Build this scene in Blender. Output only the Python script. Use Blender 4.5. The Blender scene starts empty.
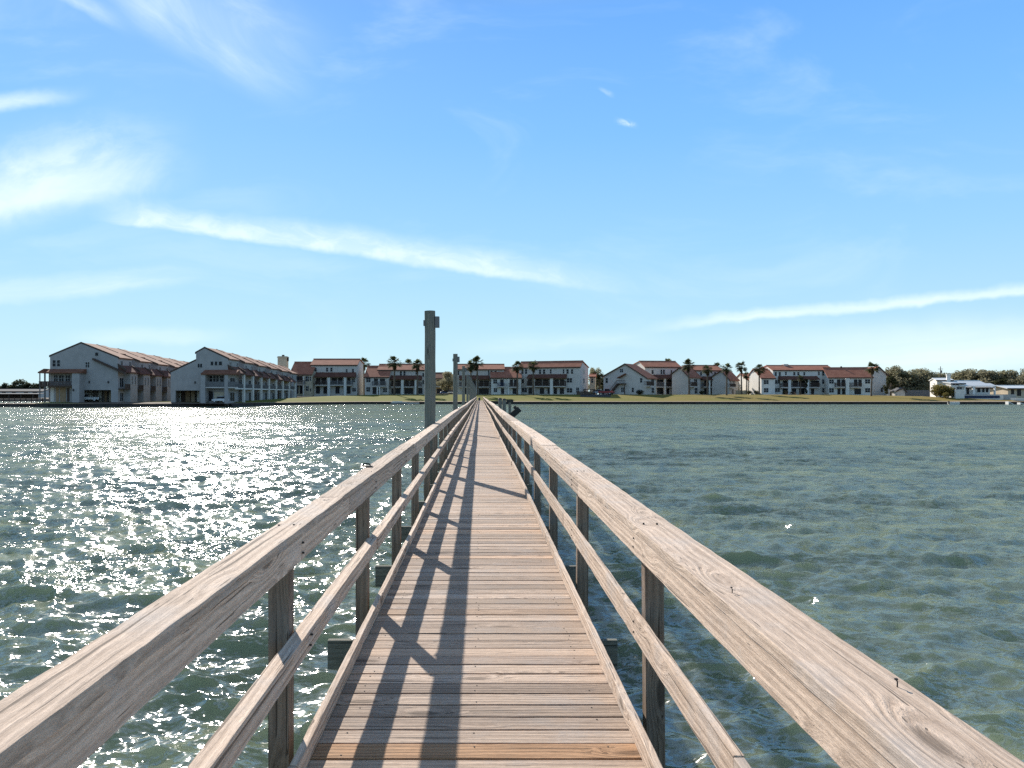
import bpy, math, random
import numpy as np
from mathutils import Vector, Matrix
random.seed(7); rng = np.random.default_rng(7)
R = math.radians
scene = bpy.context.scene
COL = scene.collection

# ------------------------------------------------------------------ camera, sky, sun, exposure
F, VX, VY, CX, CZ = 733.0, 480.0, 394.5, 0.02, 1.65          # focal length in pixels, vanishing point, eye position
cam_d = bpy.data.cameras.new('camera'); cam = bpy.data.objects.new('camera', cam_d); COL.objects.link(cam)
cam.location = (CX, 0, CZ); cam.rotation_euler = (R(90), 0, 0)
cam_d.sensor_width = 36; cam_d.lens = F / 1024 * 36
cam_d.shift_x = (512 - VX) / 1024; cam_d.shift_y = (VY - 384) / 1024
cam_d.clip_start = 0.05; cam_d.clip_end = 20000
scene.camera = cam
SUN_AZ, SUN_EL = -24.0, 29.5                                  # degrees clockwise from +Y, elevation
SUN_STRENGTH, SKY_STRENGTH, EXPOSURE = 5.0, 0.15, 0.55
sd = Vector((math.sin(R(SUN_AZ)) * math.cos(R(SUN_EL)), math.cos(R(SUN_AZ)) * math.cos(R(SUN_EL)), math.sin(R(SUN_EL))))
sun_d = bpy.data.lights.new('sun', 'SUN'); sun = bpy.data.objects.new('sun', sun_d); COL.objects.link(sun)
sun_d.energy = SUN_STRENGTH; sun_d.angle = R(0.53); sun_d.color = (1.0, 0.93, 0.83)
sun.rotation_euler = (-sd).to_track_quat('-Z', 'Y').to_euler(); sun.location = sd * 50
vs = scene.view_settings
vs.view_transform = 'Standard'; vs.look = 'None'; vs.exposure = EXPOSURE; vs.gamma = 1; vs.use_curve_mapping = False
scene.render.engine = 'CYCLES'
scene.cycles.use_denoising = False
scene.cycles.max_bounces = 6; scene.cycles.diffuse_bounces = 3; scene.cycles.glossy_bounces = 3
scene.cycles.transmission_bounces = 3; scene.cycles.caustics_reflective = False; scene.cycles.caustics_refractive = False
scene.cycles.sample_clamp_indirect = 6


class NG:
    """Tiny expression helper over a node tree."""
    def __init__(s, nt): s.nt = nt; s.n = nt.nodes; s.l = nt.links
    def put(s, sock, v):
        if hasattr(v, 'is_output'): s.l.new(v, sock)
        elif v is not None:
            try: sock.default_value = v
            except Exception: sock.default_value = (*v, 1.0)
    def m(s, op, a, b=None, c=None, clamp=False):
        n = s.n.new('ShaderNodeMath'); n.operation = op; n.use_clamp = clamp
        for i, v in enumerate((a, b, c)):
            if v is not None: s.put(n.inputs[i], v)
        return n.outputs[0]
    def vm(s, op, a, b=None):
        n = s.n.new('ShaderNodeVectorMath'); n.operation = op
        s.put(n.inputs[0], a)
        if b is not None: s.put(n.inputs[1], b)
        return n.outputs[0]
    def xyz(s, x, y, z):
        n = s.n.new('ShaderNodeCombineXYZ')
        for i, v in enumerate((x, y, z)): s.put(n.inputs[i], v)
        return n.outputs[0]
    def sep(s, v):
        n = s.n.new('ShaderNodeSeparateXYZ'); s.put(n.inputs[0], v); return n.outputs
    def noise(s, v, scale=1.0, detail=4.0, rough=0.55, dist=0.0):
        n = s.n.new('ShaderNodeTexNoise'); s.put(n.inputs['Vector'], v)
        n.inputs['Scale'].default_value = scale; n.inputs['Detail'].default_value = detail
        n.inputs['Roughness'].default_value = rough; n.inputs['Distortion'].default_value = dist
        return n.outputs['Fac']
    def rng(s, v, a, b, c=0.0, d=1.0, smooth=True):
        n = s.n.new('ShaderNodeMapRange'); n.clamp = True
        if smooth: n.interpolation_type = 'SMOOTHSTEP'
        for i, q in enumerate((v, a, b, c, d)): s.put(n.inputs[i], q)
        return n.outputs[0]
    def mix(s, f, a, b, mode='MIX'):
        n = s.n.new('ShaderNodeMix'); n.data_type = 'RGBA'; n.blend_type = mode
        s.put(n.inputs[0], f); s.put(n.inputs[6], a); s.put(n.inputs[7], b)
        return n.outputs[2]
    def ramp(s, f, stops):
        n = s.n.new('ShaderNodeValToRGB'); s.put(n.inputs[0], f); e = n.color_ramp.elements
        while len(e) < len(stops): e.new(0.5)
        for k, (p, c) in enumerate(stops): e[k].position = p; e[k].color = (*c, 1)
        return n.outputs[0]


world = bpy.data.worlds.new('World'); scene.world = world; world.use_nodes = True
g = NG(world.node_tree)
for n in list(g.n): g.n.remove(n)
w_out = g.n.new('ShaderNodeOutputWorld'); w_bg = g.n.new('ShaderNodeBackground'); g.l.new(w_bg.outputs[0], w_out.inputs[0])
w_bg.inputs[1].default_value = SKY_STRENGTH
sky = g.n.new('ShaderNodeTexSky'); sky.sky_type = 'NISHITA'; sky.sun_disc = False
sky.sun_elevation = R(SUN_EL); sky.sun_rotation = R(SUN_AZ)
sky.altitude = 0; sky.air_density = 1.0; sky.dust_density = 0.3; sky.ozone_density = 2.5
skyc = sky.outputs[0]
# the clouds: wisps laid on the sky by direction (azimuth and elevation slopes seen towards +Y), fixed to the world
tc = g.n.new('ShaderNodeTexCoord'); dx, dy, dz = g.sep(tc.outputs['Generated'])
yy = g.m('MAXIMUM', dy, 0.08)
cu = g.m('DIVIDE', dx, yy); cv = g.m('DIVIDE', dz, yy)
warp = g.noise(g.xyz(cu, cv, 0.0), 6.0, 3.0, 0.5)
warp2 = g.noise(g.xyz(cu, cv, 7.0), 22.0, 3.0, 0.6)
cvw = g.m('ADD', cv, g.m('ADD', g.m('MULTIPLY', g.m('SUBTRACT', warp, 0.5), 0.02), g.m('MULTIPLY', g.m('SUBTRACT', warp2, 0.5), 0.013)))


def streak(x0, y0, x1, y1, w_up, w_dn, strength, taper=(0.15, 0.3), patch=0.6, stretch=5.0, seed=0.0, fine=30.0):
    ux, vx, ux1, vx1 = (x0 - VX) / F, (VY - y0) / F, (x1 - VX) / F, (VY - y1) / F
    L = math.hypot(ux1 - ux, vx1 - vx); ax, ay = (ux1 - ux) / L, (vx1 - vx) / L
    if ax < 0: nx, ny = ay, -ax
    else: nx, ny = -ay, ax
    pu, pv = g.m('SUBTRACT', cu, ux), g.m('SUBTRACT', cvw, vx)
    t = g.m('ADD', g.m('MULTIPLY', pu, ax), g.m('MULTIPLY', pv, ay))
    s = g.m('ADD', g.m('MULTIPLY', pu, nx), g.m('MULTIPLY', pv, ny))
    tn = g.m('DIVIDE', t, L)
    m1 = g.rng(tn, 0.0, taper[0]); m2 = g.rng(tn, 1.0, 1.0 - taper[1])
    along = g.m('MULTIPLY', m1, m2)
    up = g.rng(s, 0.0, w_up / F, 1.0, 0.0); dn = g.rng(s, 0.0, -w_dn / F, 1.0, 0.0)
    across = g.m('MULTIPLY', up, dn)
    nz = g.noise(g.xyz(g.m('MULTIPLY', t, fine / stretch), g.m('MULTIPLY', s, fine), seed), 1.0, 6.0, 0.62, 0.6)
    nzm = g.m('ADD', g.m('MULTIPLY', g.rng(nz, 0.33, 0.68), patch), 1.0 - patch)
    return g.m('MULTIPLY', g.m('MULTIPLY', along, across), g.m('MULTIPLY', nzm, strength))


cl = None
for a in (dict(x0=85, y0=214, x1=680, y1=298, w_up=31, w_dn=8, strength=0.92, taper=(0.1, 0.36), patch=0.42, stretch=2.2, seed=1, fine=46),
          dict(x0=-120, y0=224, x1=215, y1=150, w_up=78, w_dn=48, strength=0.95, taper=(0.3, 0.45), patch=0.75, stretch=1.6, seed=2.3, fine=15),
          dict(x0=-120, y0=226, x1=180, y1=172, w_up=46, w_dn=20, strength=0.9, taper=(0.2, 0.4), patch=0.3, stretch=3.0, seed=5.3, fine=20),
          dict(x0=-60, y0=112, x1=105, y1=93, w_up=15, w_dn=10, strength=0.75, taper=(0.1, 0.6), patch=0.4, stretch=4, seed=3),
          dict(x0=620, y0=332, x1=1300, y1=262, w_up=11, w_dn=6, strength=0.95, taper=(0.2, 0.1), patch=0.35, stretch=9, seed=4),
          dict(x0=-80, y0=303, x1=260, y1=272, w_up=22, w_dn=12, strength=0.75, taper=(0.2, 0.6), patch=0.55, stretch=6, seed=5),
          dict(x0=90, y0=-40, x1=330, y1=105, w_up=90, w_dn=45, strength=0.78, taper=(0.3, 0.5), patch=0.7, stretch=4, seed=6, fine=12),
          dict(x0=30, y0=-20, x1=140, y1=36, w_up=16, w_dn=10, strength=0.5, taper=(0.3, 0.5), patch=0.5, stretch=4, seed=7),
          dict(x0=600, y0=372, x1=1300, y1=338, w_up=52, w_dn=40, strength=1.0, taper=(0.5, 0.1), patch=0.35, stretch=9, seed=8, fine=14),
          dict(x0=40, y0=340, x1=260, y1=336, w_up=14, w_dn=9, strength=0.45, taper=(0.4, 0.4), patch=0.5, stretch=7, seed=9),
          dict(x0=430, y0=352, x1=700, y1=338, w_up=20, w_dn=10, strength=0.35, taper=(0.4, 0.4), patch=0.6, stretch=7, seed=10),
          dict(x0=596, y0=88, x1=616, y1=96, w_up=4, w_dn=3, strength=0.3, taper=(0.4, 0.4), patch=0.7, stretch=2, seed=12, fine=60),
          dict(x0=612, y0=118, x1=640, y1=126, w_up=6, w_dn=5, strength=0.55, taper=(0.4, 0.4), patch=0.9, stretch=1.5, seed=13, fine=120)):
    s_ = streak(**a)
    cl = s_ if cl is None else g.m('SUBTRACT', 1.0, g.m('MULTIPLY', g.m('SUBTRACT', 1.0, cl), g.m('SUBTRACT', 1.0, s_)))
front = g.rng(dy, 0.05, 0.2)
veil = g.m('MULTIPLY', g.rng(g.noise(g.xyz(g.m('MULTIPLY', cu, 1.6), g.m('MULTIPLY', cvw, 5.0), 3.0), 1.6, 5.0, 0.6, 0.8), 0.48, 0.8), 0.22)
cl = g.m('MAXIMUM', cl, veil)
cl = g.m('MULTIPLY', cl, front)
back = g.m('MULTIPLY', g.rng(g.noise(g.xyz(g.m('MULTIPLY', dx, 1.0), dy, g.m('MULTIPLY', dz, 3.0)), 2.2, 5.0, 0.6, 0.5), 0.42, 0.70), g.m('SUBTRACT', 0.35, g.m('MULTIPLY', front, 0.35)))  # unseen clouds behind the view, their amount shaped to neutralise the shade fill
cl = g.m('MAXIMUM', cl, back)
# clear air: the Nishita sky, its glare near the sun held down, blended with an azure gradient by elevation, its unseen top greyed to neutralise shade fill and reflections
el = g.m('ARCSINE', g.m('MAXIMUM', g.m('MINIMUM', dz, 1.0), -1.0))
grad = g.ramp(g.rng(el, 0.0, 1.2, 0.0, 1.0, False), [(0.0, (0.60, 0.83, 0.90)), (0.06, (0.49, 0.78, 0.94)), (0.16, (0.32, 0.655, 0.98)), (0.28, (0.19, 0.52, 1.0)), (0.40, (0.125, 0.41, 0.98)), (0.52, (0.15, 0.27, 0.46)), (1.0, (0.115, 0.16, 0.25))])
gradk = g.mix(1.0, grad, (5.0, 5.0, 5.0), 'MULTIPLY')
sx_, sy_, sz_ = g.sep(skyc)
def soft(c, k): return g.m('DIVIDE', c, g.m('ADD', 1.0, g.m('MULTIPLY', c, k)))
nis = g.xyz(soft(sx_, 0.20), soft(sy_, 0.15), soft(sz_, 0.12))
skyt = g.mix(0.8, nis, gradk)
CLOUD = (4.1, 4.9, 4.9)
g.l.new(g.mix(cl, skyt, CLOUD), w_bg.inputs[0])

# ------------------------------------------------------------------ helpers
def tag(o, label=None, cat=None, group=None, kind=None):
    if label: o['label'] = label
    if cat: o['category'] = cat
    if group: o['group'] = group
    if kind: o['kind'] = kind
    return o


def empty(name, loc, label, cat, group=None, rz=0.0):
    o = bpy.data.objects.new(name, None); COL.objects.link(o)
    o.location = loc; o.rotation_euler = (0, 0, rz); o.empty_display_size = 0.3
    return tag(o, label, cat, group)


def kids(o):
    return [c for c in bpy.data.objects if c.parent == o]


class MB:
    """Collects shapes and links them as ONE mesh object. xf: matrix applied to what is added."""
    def __init__(s, xf=None): s.v = []; s.f = []; s.mi = []; s.t = []; s.xf = xf
    def add(s, vs, fs, mat=0, tint=0.0):
        b = len(s.v)
        if s.xf is not None: vs = [tuple(s.xf @ Vector(p)) for p in vs]
        s.v += [tuple(p) for p in vs]
        for q in fs: s.f.append(tuple(b + i for i in q)); s.mi.append(mat); s.t.append(tint)
        return s
    def box(s, x0, x1, y0, y1, z0, z1, mat=0, tint=0.0):
        return s.add([(x0, y0, z0), (x1, y0, z0), (x1, y1, z0), (x0, y1, z0), (x0, y0, z1), (x1, y0, z1), (x1, y1, z1), (x0, y1, z1)],
                     [(0, 3, 2, 1), (4, 5, 6, 7), (0, 1, 5, 4), (1, 2, 6, 5), (2, 3, 7, 6), (3, 0, 4, 7)], mat, tint)
    def prism(s, poly, a, b, axis='y', mat=0, tint=0.0):
        """polygon in the two other axes (x,z for 'y'; y,z for 'x'; x,y for 'z'), extruded a..b along axis"""
        n = len(poly)
        if axis == 'y': mk = lambda p, t: (p[0], t, p[1])
        elif axis == 'x': mk = lambda p, t: (t, p[0], p[1])
        else: mk = lambda p, t: (p[0], p[1], t)
        vs = [mk(p, a) for p in poly] + [mk(p, b) for p in poly]
        fs = [tuple(range(n)), tuple(range(2 * n - 1, n - 1, -1))] + [(i, n + i, n + (i + 1) % n, (i + 1) % n) for i in range(n)]
        return s.add(vs, fs, mat, tint)
    def tube(s, pts, rad, seg=8, mat=0, tint=0.0, cap=True):
        pts = [Vector(p) for p in pts]; n = len(pts)
        if not hasattr(rad, '__len__'): rad = [rad] * n
        vs = []
        for i, p in enumerate(pts):
            d = (pts[min(i + 1, n - 1)] - pts[max(i - 1, 0)]).normalized()
            a = d.orthogonal().normalized() if abs(d.z) < 0.9 else (Vector((1, 0, 0)) - d * d.x).normalized()
            b = d.cross(a)
            for k in range(seg):
                th = 2 * math.pi * k / seg
                vs.append(p + (a * math.cos(th) + b * math.sin(th)) * rad[i])
        fs = [(i * seg + k, i * seg + (k + 1) % seg, (i + 1) * seg + (k + 1) % seg, (i + 1) * seg + k) for i in range(n - 1) for k in range(seg)]
        if cap: fs += [tuple(range(seg - 1, -1, -1)), tuple((n - 1) * seg + k for k in range(seg))]
        return s.add(vs, fs, mat, tint)
    def build(s, name, mat, parent=None, smooth=False, bevel=0.0):
        me = bpy.data.meshes.new(name); me.from_pydata(s.v, [], s.f)
        mats = mat if isinstance(mat, (list, tuple)) else [mat]
        for m_ in mats: me.materials.append(m_)
        if len(mats) > 1: me.polygons.foreach_set('material_index', s.mi)
        if any(s.t):
            at = me.attributes.new('tint', 'FLOAT', 'FACE'); at.data.foreach_set('value', s.t)
        import bmesh
        bm = bmesh.new(); bm.from_mesh(me); bmesh.ops.recalc_face_normals(bm, faces=bm.faces); bm.to_mesh(me); bm.free()
        if smooth: me.polygons.foreach_set('use_smooth', [True] * len(me.polygons))
        me.update()
        o = bpy.data.objects.new(name, me); COL.objects.link(o)
        if parent is not None:
            o.parent = parent
            p = parent; M = Matrix.Identity(4)
            while p is not None:
                M = (Matrix.Translation(p.location) @ p.rotation_euler.to_matrix().to_4x4() @ p.matrix_parent_inverse.inverted().inverted()) @ M if p.parent is None else M
                p = p.parent
            o.matrix_parent_inverse = Matrix.Identity(4)
        if bevel:
            bv = o.modifiers.new('bevel', 'BEVEL'); bv.width = bevel; bv.segments = 2; bv.limit_method = 'ANGLE'; bv.angle_limit = R(40)
        return o


def princ(name):
    m = bpy.data.materials.new(name); m.use_nodes = True
    q = NG(m.node_tree); b = m.node_tree.nodes['Principled BSDF']
    return m, q, b


def plain(name, col, rough=0.8, var=0.12, scale=1.5, spec=0.3, metal=0.0):
    m, q, b = princ(name)
    t = q.n.new('ShaderNodeTexCoord'); nz = q.noise(t.outputs['Object'], scale, 5.0, 0.6)
    c = q.mix(q.rng(nz, 0.3, 0.7), tuple(x * (1 - var) for x in col), tuple(min(1, x * (1 + var)) for x in col))
    q.l.new(c, b.inputs['Base Color']); b.inputs['Roughness'].default_value = rough
    b.inputs['Specular IOR Level'].default_value = spec; b.inputs['Metallic'].default_value = metal
    return m


def wood(name, light, dark, axis='y', crack=0.8, seedoff=0.0, grain=1.0):
    m, q, b = princ(name)
    t = q.n.new('ShaderNodeTexCoord'); geo = q.n.new('ShaderNodeNewGeometry')
    ri = geo.outputs['Random Per Island']
    x, y, z = q.sep(t.outputs['Object'])
    off = q.m('MULTIPLY', ri, 57.0)
    along = {'x': x, 'y': y, 'z': z}[axis]
    c1, c2 = {'x': (y, z), 'y': (x, z), 'z': (x, y)}[axis]
    base = q.xyz(q.m('ADD', along, off), q.m('ADD', c1, off), q.m('ADD', c2, off))
    def sc(a, c): 
        return q.xyz(q.m('MULTIPLY', q.m('ADD', along, off), a), q.m('MULTIPLY', q.m('ADD', c1, off), c), q.m('MULTIPLY', q.m('ADD', c2, off), c))
    vo = q.n.new('ShaderNodeTexVoronoi'); q.l.new(sc(1.5, 5.0), vo.inputs['Vector']); vo.inputs['Scale'].default_value = 1.0
    vd = vo.outputs['Distance']
    bend = q.m('MULTIPLY', q.rng(vd, 0.42, 0.05), 0.045)
    sc0 = sc
    def sc(a, c):
        return q.xyz(q.m('MULTIPLY', q.m('ADD', along, off), a), q.m('MULTIPLY', q.m('ADD', q.m('ADD', c1, off), bend), c), q.m('MULTIPLY', q.m('ADD', q.m('ADD', c2, off), bend), c))
    g1 = q.noise(sc(1.7, 42 * grain), 1.0, 8.0, 0.7, 1.1)
    g2 = q.noise(sc(9.0, 190 * grain), 1.0, 4.0, 0.7, 0.3)
    g3 = q.noise(sc(0.5, 5.0), 1.0, 4.0, 0.6, 0.4)
    blot = q.noise(base, 3.0, 5.0, 0.6)
    wv = q.n.new('ShaderNodeTexWave'); wv.wave_type = 'RINGS'; wv.rings_direction = 'SPHERICAL'
    q.l.new(sc(0.35, 5.0), wv.inputs['Vector']); wv.inputs['Scale'].default_value = 2.4
    wv.inputs['Distortion'].default_value = 5.0; wv.inputs['Detail'].default_value = 3.0; wv.inputs['Detail Scale'].default_value = 1.3
    f = q.m('ADD', q.m('MULTIPLY', g1, 0.48), q.m('ADD', q.m('MULTIPLY', g2, 0.36), q.m('ADD', q.m('MULTIPLY', wv.outputs['Fac'], 0.16), q.m('MULTIPLY', g3, 0.2))))
    f = q.rng(f, 0.40, 0.74, 0.0, 1.0, False)
    col = q.mix(f, dark, light)
    # greyed and stained patches
    grey = tuple((light[0] + light[1] + light[2]) / 3 * k for k in (0.86, 0.80, 0.76))
    col = q.mix(q.m('MULTIPLY', q.rng(blot, 0.48, 0.72), 0.45), col, grey)
    # fine drying cracks along the grain
    ck = q.noise(sc(0.7, 60 * grain), 1.0, 3.0, 0.5, 0.6)
    ckm = q.m('MULTIPLY', q.rng(ck, 0.63, 0.67), crack)
    col = q.mix(ckm, col, tuple(c * 0.3 for c in dark))
    ck2 = q.noise(sc(3.2, 85 * grain), 1.0, 2.0, 0.5, 0.3)
    ckm2 = q.m('MULTIPLY', q.rng(ck2, 0.70, 0.74), crack)
    ckm = q.m('MAXIMUM', ckm, ckm2)
    col = q.mix(ckm2, col, tuple(c * 0.22 for c in dark))
    rough_ = q.noise(sc(30.0, 160.0), 1.0, 3.0, 0.7)
    rv = q.rng(rough_, 0.25, 0.75, 0.80, 1.18, False)
    col = q.mix(1.0, col, q.xyz(rv, rv, rv), 'MULTIPLY')
    # knots
    kn = q.m('MULTIPLY', q.rng(q.m('ADD', vd, q.m('MULTIPLY', q.m('SUBTRACT', g2, 0.5), 0.12)), 0.17, 0.08), 0.8)
    col = q.mix(kn, col, tuple(c * 0.45 for c in dark))
    val = q.m('ADD', 0.70, q.m('MULTIPLY', ri, 0.52))
    col = q.mix(1.0, col, q.xyz(val, val, val), 'MULTIPLY')
    at = q.n.new('ShaderNodeAttribute'); at.attribute_name = 'tint'
    tn = at.outputs['Fac']
    col = q.mix(q.rng(tn, 0.0, 1.0, 0.0, 1.0, False), col, q.mix(1.0, col, (1.12, 0.86, 0.62), 'MULTIPLY'))
    col = q.mix(q.rng(tn, 0.0, -1.0, 0.0, 1.0, False), col, q.mix(1.0, col, (0.55, 0.53, 0.54), 'MULTIPLY'))
    q.l.new(col, b.inputs['Base Color']); b.inputs['Roughness'].default_value = 0.82; b.inputs['Specular IOR Level'].default_value = 0.25
    bp = q.n.new('ShaderNodeBump'); bp.inputs['Strength'].default_value = 0.55; bp.inputs['Distance'].default_value = 0.006
    h = q.m('SUBTRACT', f, q.m('MULTIPLY', ckm, 0.8))
    q.l.new(h, bp.inputs['Height']); q.l.new(bp.outputs[0], b.inputs['Normal'])
    return m


M = {}
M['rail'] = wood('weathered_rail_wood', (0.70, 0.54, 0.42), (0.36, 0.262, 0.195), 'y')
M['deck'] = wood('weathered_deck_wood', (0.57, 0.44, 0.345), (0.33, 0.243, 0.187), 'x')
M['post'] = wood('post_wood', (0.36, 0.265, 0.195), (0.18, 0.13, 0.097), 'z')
M['beam'] = wood('green_treated_wood', (0.25, 0.25, 0.205), (0.14, 0.14, 0.115), 'x')
M['pile'] = wood('piling_wood', (0.26, 0.245, 0.20), (0.13, 0.128, 0.105), 'z', 0.8)
M['darkwood'] = wood('dark_wet_wood', (0.07, 0.062, 0.055), (0.03, 0.027, 0.025), 'x')
M['iron'] = plain('rusted_iron', (0.035, 0.03, 0.028), 0.7, 0.3, 30, 0.4)
M['stucco'] = plain('grey_stucco', (0.58, 0.53, 0.485), 0.9, 0.07, 0.6)
M['stucco_grey'] = plain('blue_grey_stucco', (0.38, 0.355, 0.34), 0.9, 0.08, 0.6)
M['stucco_white'] = plain('white_stucco', (0.70, 0.665, 0.61), 0.9, 0.06, 0.6)
M['stucco_cream'] = plain('cream_stucco', (0.55, 0.46, 0.34), 0.9, 0.08, 0.6)
M['stucco_tan'] = plain('tan_stucco', (0.42, 0.31, 0.20), 0.9, 0.08, 0.6)
M['white'] = plain('white_paint', (0.72, 0.69, 0.64), 0.6, 0.05, 2)
M['frame'] = plain('pale_window_frame', (0.50, 0.49, 0.47), 0.6, 0.05, 2)
M['brown'] = plain('brown_stained_wood', (0.085, 0.058, 0.045), 0.8, 0.2, 4)
M['greyrail'] = plain('grey_painted_rail', (0.17, 0.165, 0.165), 0.8, 0.12, 4)
M['door'] = plain('tan_door', (0.36, 0.24, 0.14), 0.7, 0.12, 3)
M['concrete'] = plain('pale_concrete', (0.42, 0.40, 0.37), 0.9, 0.15, 0.8)
M['asphalt'] = plain('asphalt', (0.032, 0.032, 0.034), 0.9, 0.2, 2)
M['rubber'] = plain('tyre_rubber', (0.02, 0.02, 0.02), 0.8, 0.1, 8)
M['metalroof'] = plain('pale_metal_roof', (0.66, 0.66, 0.64), 0.45, 0.06, 1.2, 0.5)
M['slate'] = plain('dark_slate', (0.05, 0.055, 0.065), 0.9, 0.2, 1)
M['navy'] = plain('navy_mesh', (0.03, 0.045, 0.09), 0.8, 0.2, 3)
M['red'] = plain('red_car_paint', (0.34, 0.04, 0.035), 0.35, 0.06, 2, 0.5)
M['silver'] = plain('white_car_paint', (0.66, 0.66, 0.66), 0.35, 0.04, 2, 0.5)
M['blue'] = plain('blue_car_paint', (0.07, 0.13, 0.32), 0.35, 0.05, 2, 0.5)
M['bark'] = plain('grey_bark', (0.12, 0.095, 0.075), 0.95, 0.35, 5)
M['palmbark'] = plain('palm_bark', (0.13, 0.10, 0.075), 0.95, 0.35, 8)


def glass_mat():
    m, q, b = princ('dark_window_glass'); b.inputs['Base Color'].default_value = (0.02, 0.024, 0.03, 1)
    b.inputs['Roughness'].default_value = 0.2; b.inputs['Specular IOR Level'].default_value = 0.12
    return m
M['glass'] = glass_mat()


def tile_mat(name, c1, c2):
    m, q, b = princ(name)
    t = q.n.new('ShaderNodeTexCoord'); o = t.outputs['Object']
    n1 = q.noise(o, 0.7, 5.0, 0.65); n2 = q.noise(o, 7.0, 3.0, 0.6)
    c = q.mix(q.rng(q.m('ADD', q.m('MULTIPLY', n1, 0.6), q.m('MULTIPLY', n2, 0.4)), 0.35, 0.65), c1, c2)
    wv = q.n.new('ShaderNodeTexWave'); wv.bands_direction = 'DIAGONAL'; q.l.new(o, wv.inputs['Vector']); wv.inputs['Scale'].default_value = 1.6
    q.l.new(q.mix(q.m('MULTIPLY', wv.outputs['Fac'], 0.25), c, tuple(x * 0.5 for x in c1)), b.inputs['Base Color'])
    b.inputs['Roughness'].default_value = 0.9; b.inputs['Specular IOR Level'].default_value = 0.2
    return m
M['tile'] = tile_mat('red_clay_tile', (0.29, 0.105, 0.064), (0.45, 0.19, 0.122))
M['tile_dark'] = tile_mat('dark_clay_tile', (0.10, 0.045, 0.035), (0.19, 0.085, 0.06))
M['tile_old'] = tile_mat('weathered_clay_tile', (0.175, 0.072, 0.046), (0.275, 0.132, 0.086))


def leaf_mat(name, c1, c2, scale=2.5):
    m, q, b = princ(name)
    geo = q.n.new('ShaderNodeNewGeometry'); t = q.n.new('ShaderNodeTexCoord')
    n1 = q.noise(t.outputs['Object'], scale, 3.0, 0.6)
    f = q.m('ADD', q.m('MULTIPLY', geo.outputs['Random Per Island'], 0.55), q.m('MULTIPLY', n1, 0.45))
    q.l.new(q.mix(q.rng(f, 0.2, 0.8, 0, 1, False), c1, c2), b.inputs['Base Color'])
    b.inputs['Roughness'].default_value = 0.7; b.inputs['Specular IOR Level'].default_value = 0.25
    tr = q.n.new('ShaderNodeBsdfTranslucent'); q.l.new(q.mix(0.5, c2, c1), tr.inputs[0])
    mx = q.n.new('ShaderNodeMixShader'); mx.inputs[0].default_value = 0.55
    out = [n for n in q.n if n.type == 'OUTPUT_MATERIAL'][0]
    q.l.new(b.outputs[0], mx.inputs[1]); q.l.new(tr.outputs[0], mx.inputs[2]); q.l.new(mx.outputs[0], out.inputs[0])
    return m
M['oak'] = leaf_mat('oak_leaves', (0.16, 0.155, 0.085), (0.30, 0.28, 0.18))
M['olive'] = leaf_mat('olive_leaves', (0.18, 0.17, 0.105), (0.33, 0.30, 0.20))
M['fartree'] = leaf_mat('far_leaves', (0.035, 0.045, 0.025), (0.07, 0.075, 0.045))
M['palm'] = leaf_mat('palm_leaves', (0.035, 0.045, 0.02), (0.09, 0.10, 0.04))
M['deadpalm'] = leaf_mat('dry_palm_leaves', (0.10, 0.07, 0.04), (0.17, 0.125, 0.075))
M['shrub'] = leaf_mat('yellow_shrub_leaves', (0.10, 0.09, 0.025), (0.22, 0.18, 0.06))
M['hedge'] = leaf_mat('dark_hedge_leaves', (0.025, 0.032, 0.014), (0.06, 0.065, 0.03))

# ------------------------------------------------------------------ water
WZ = -1.05


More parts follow.
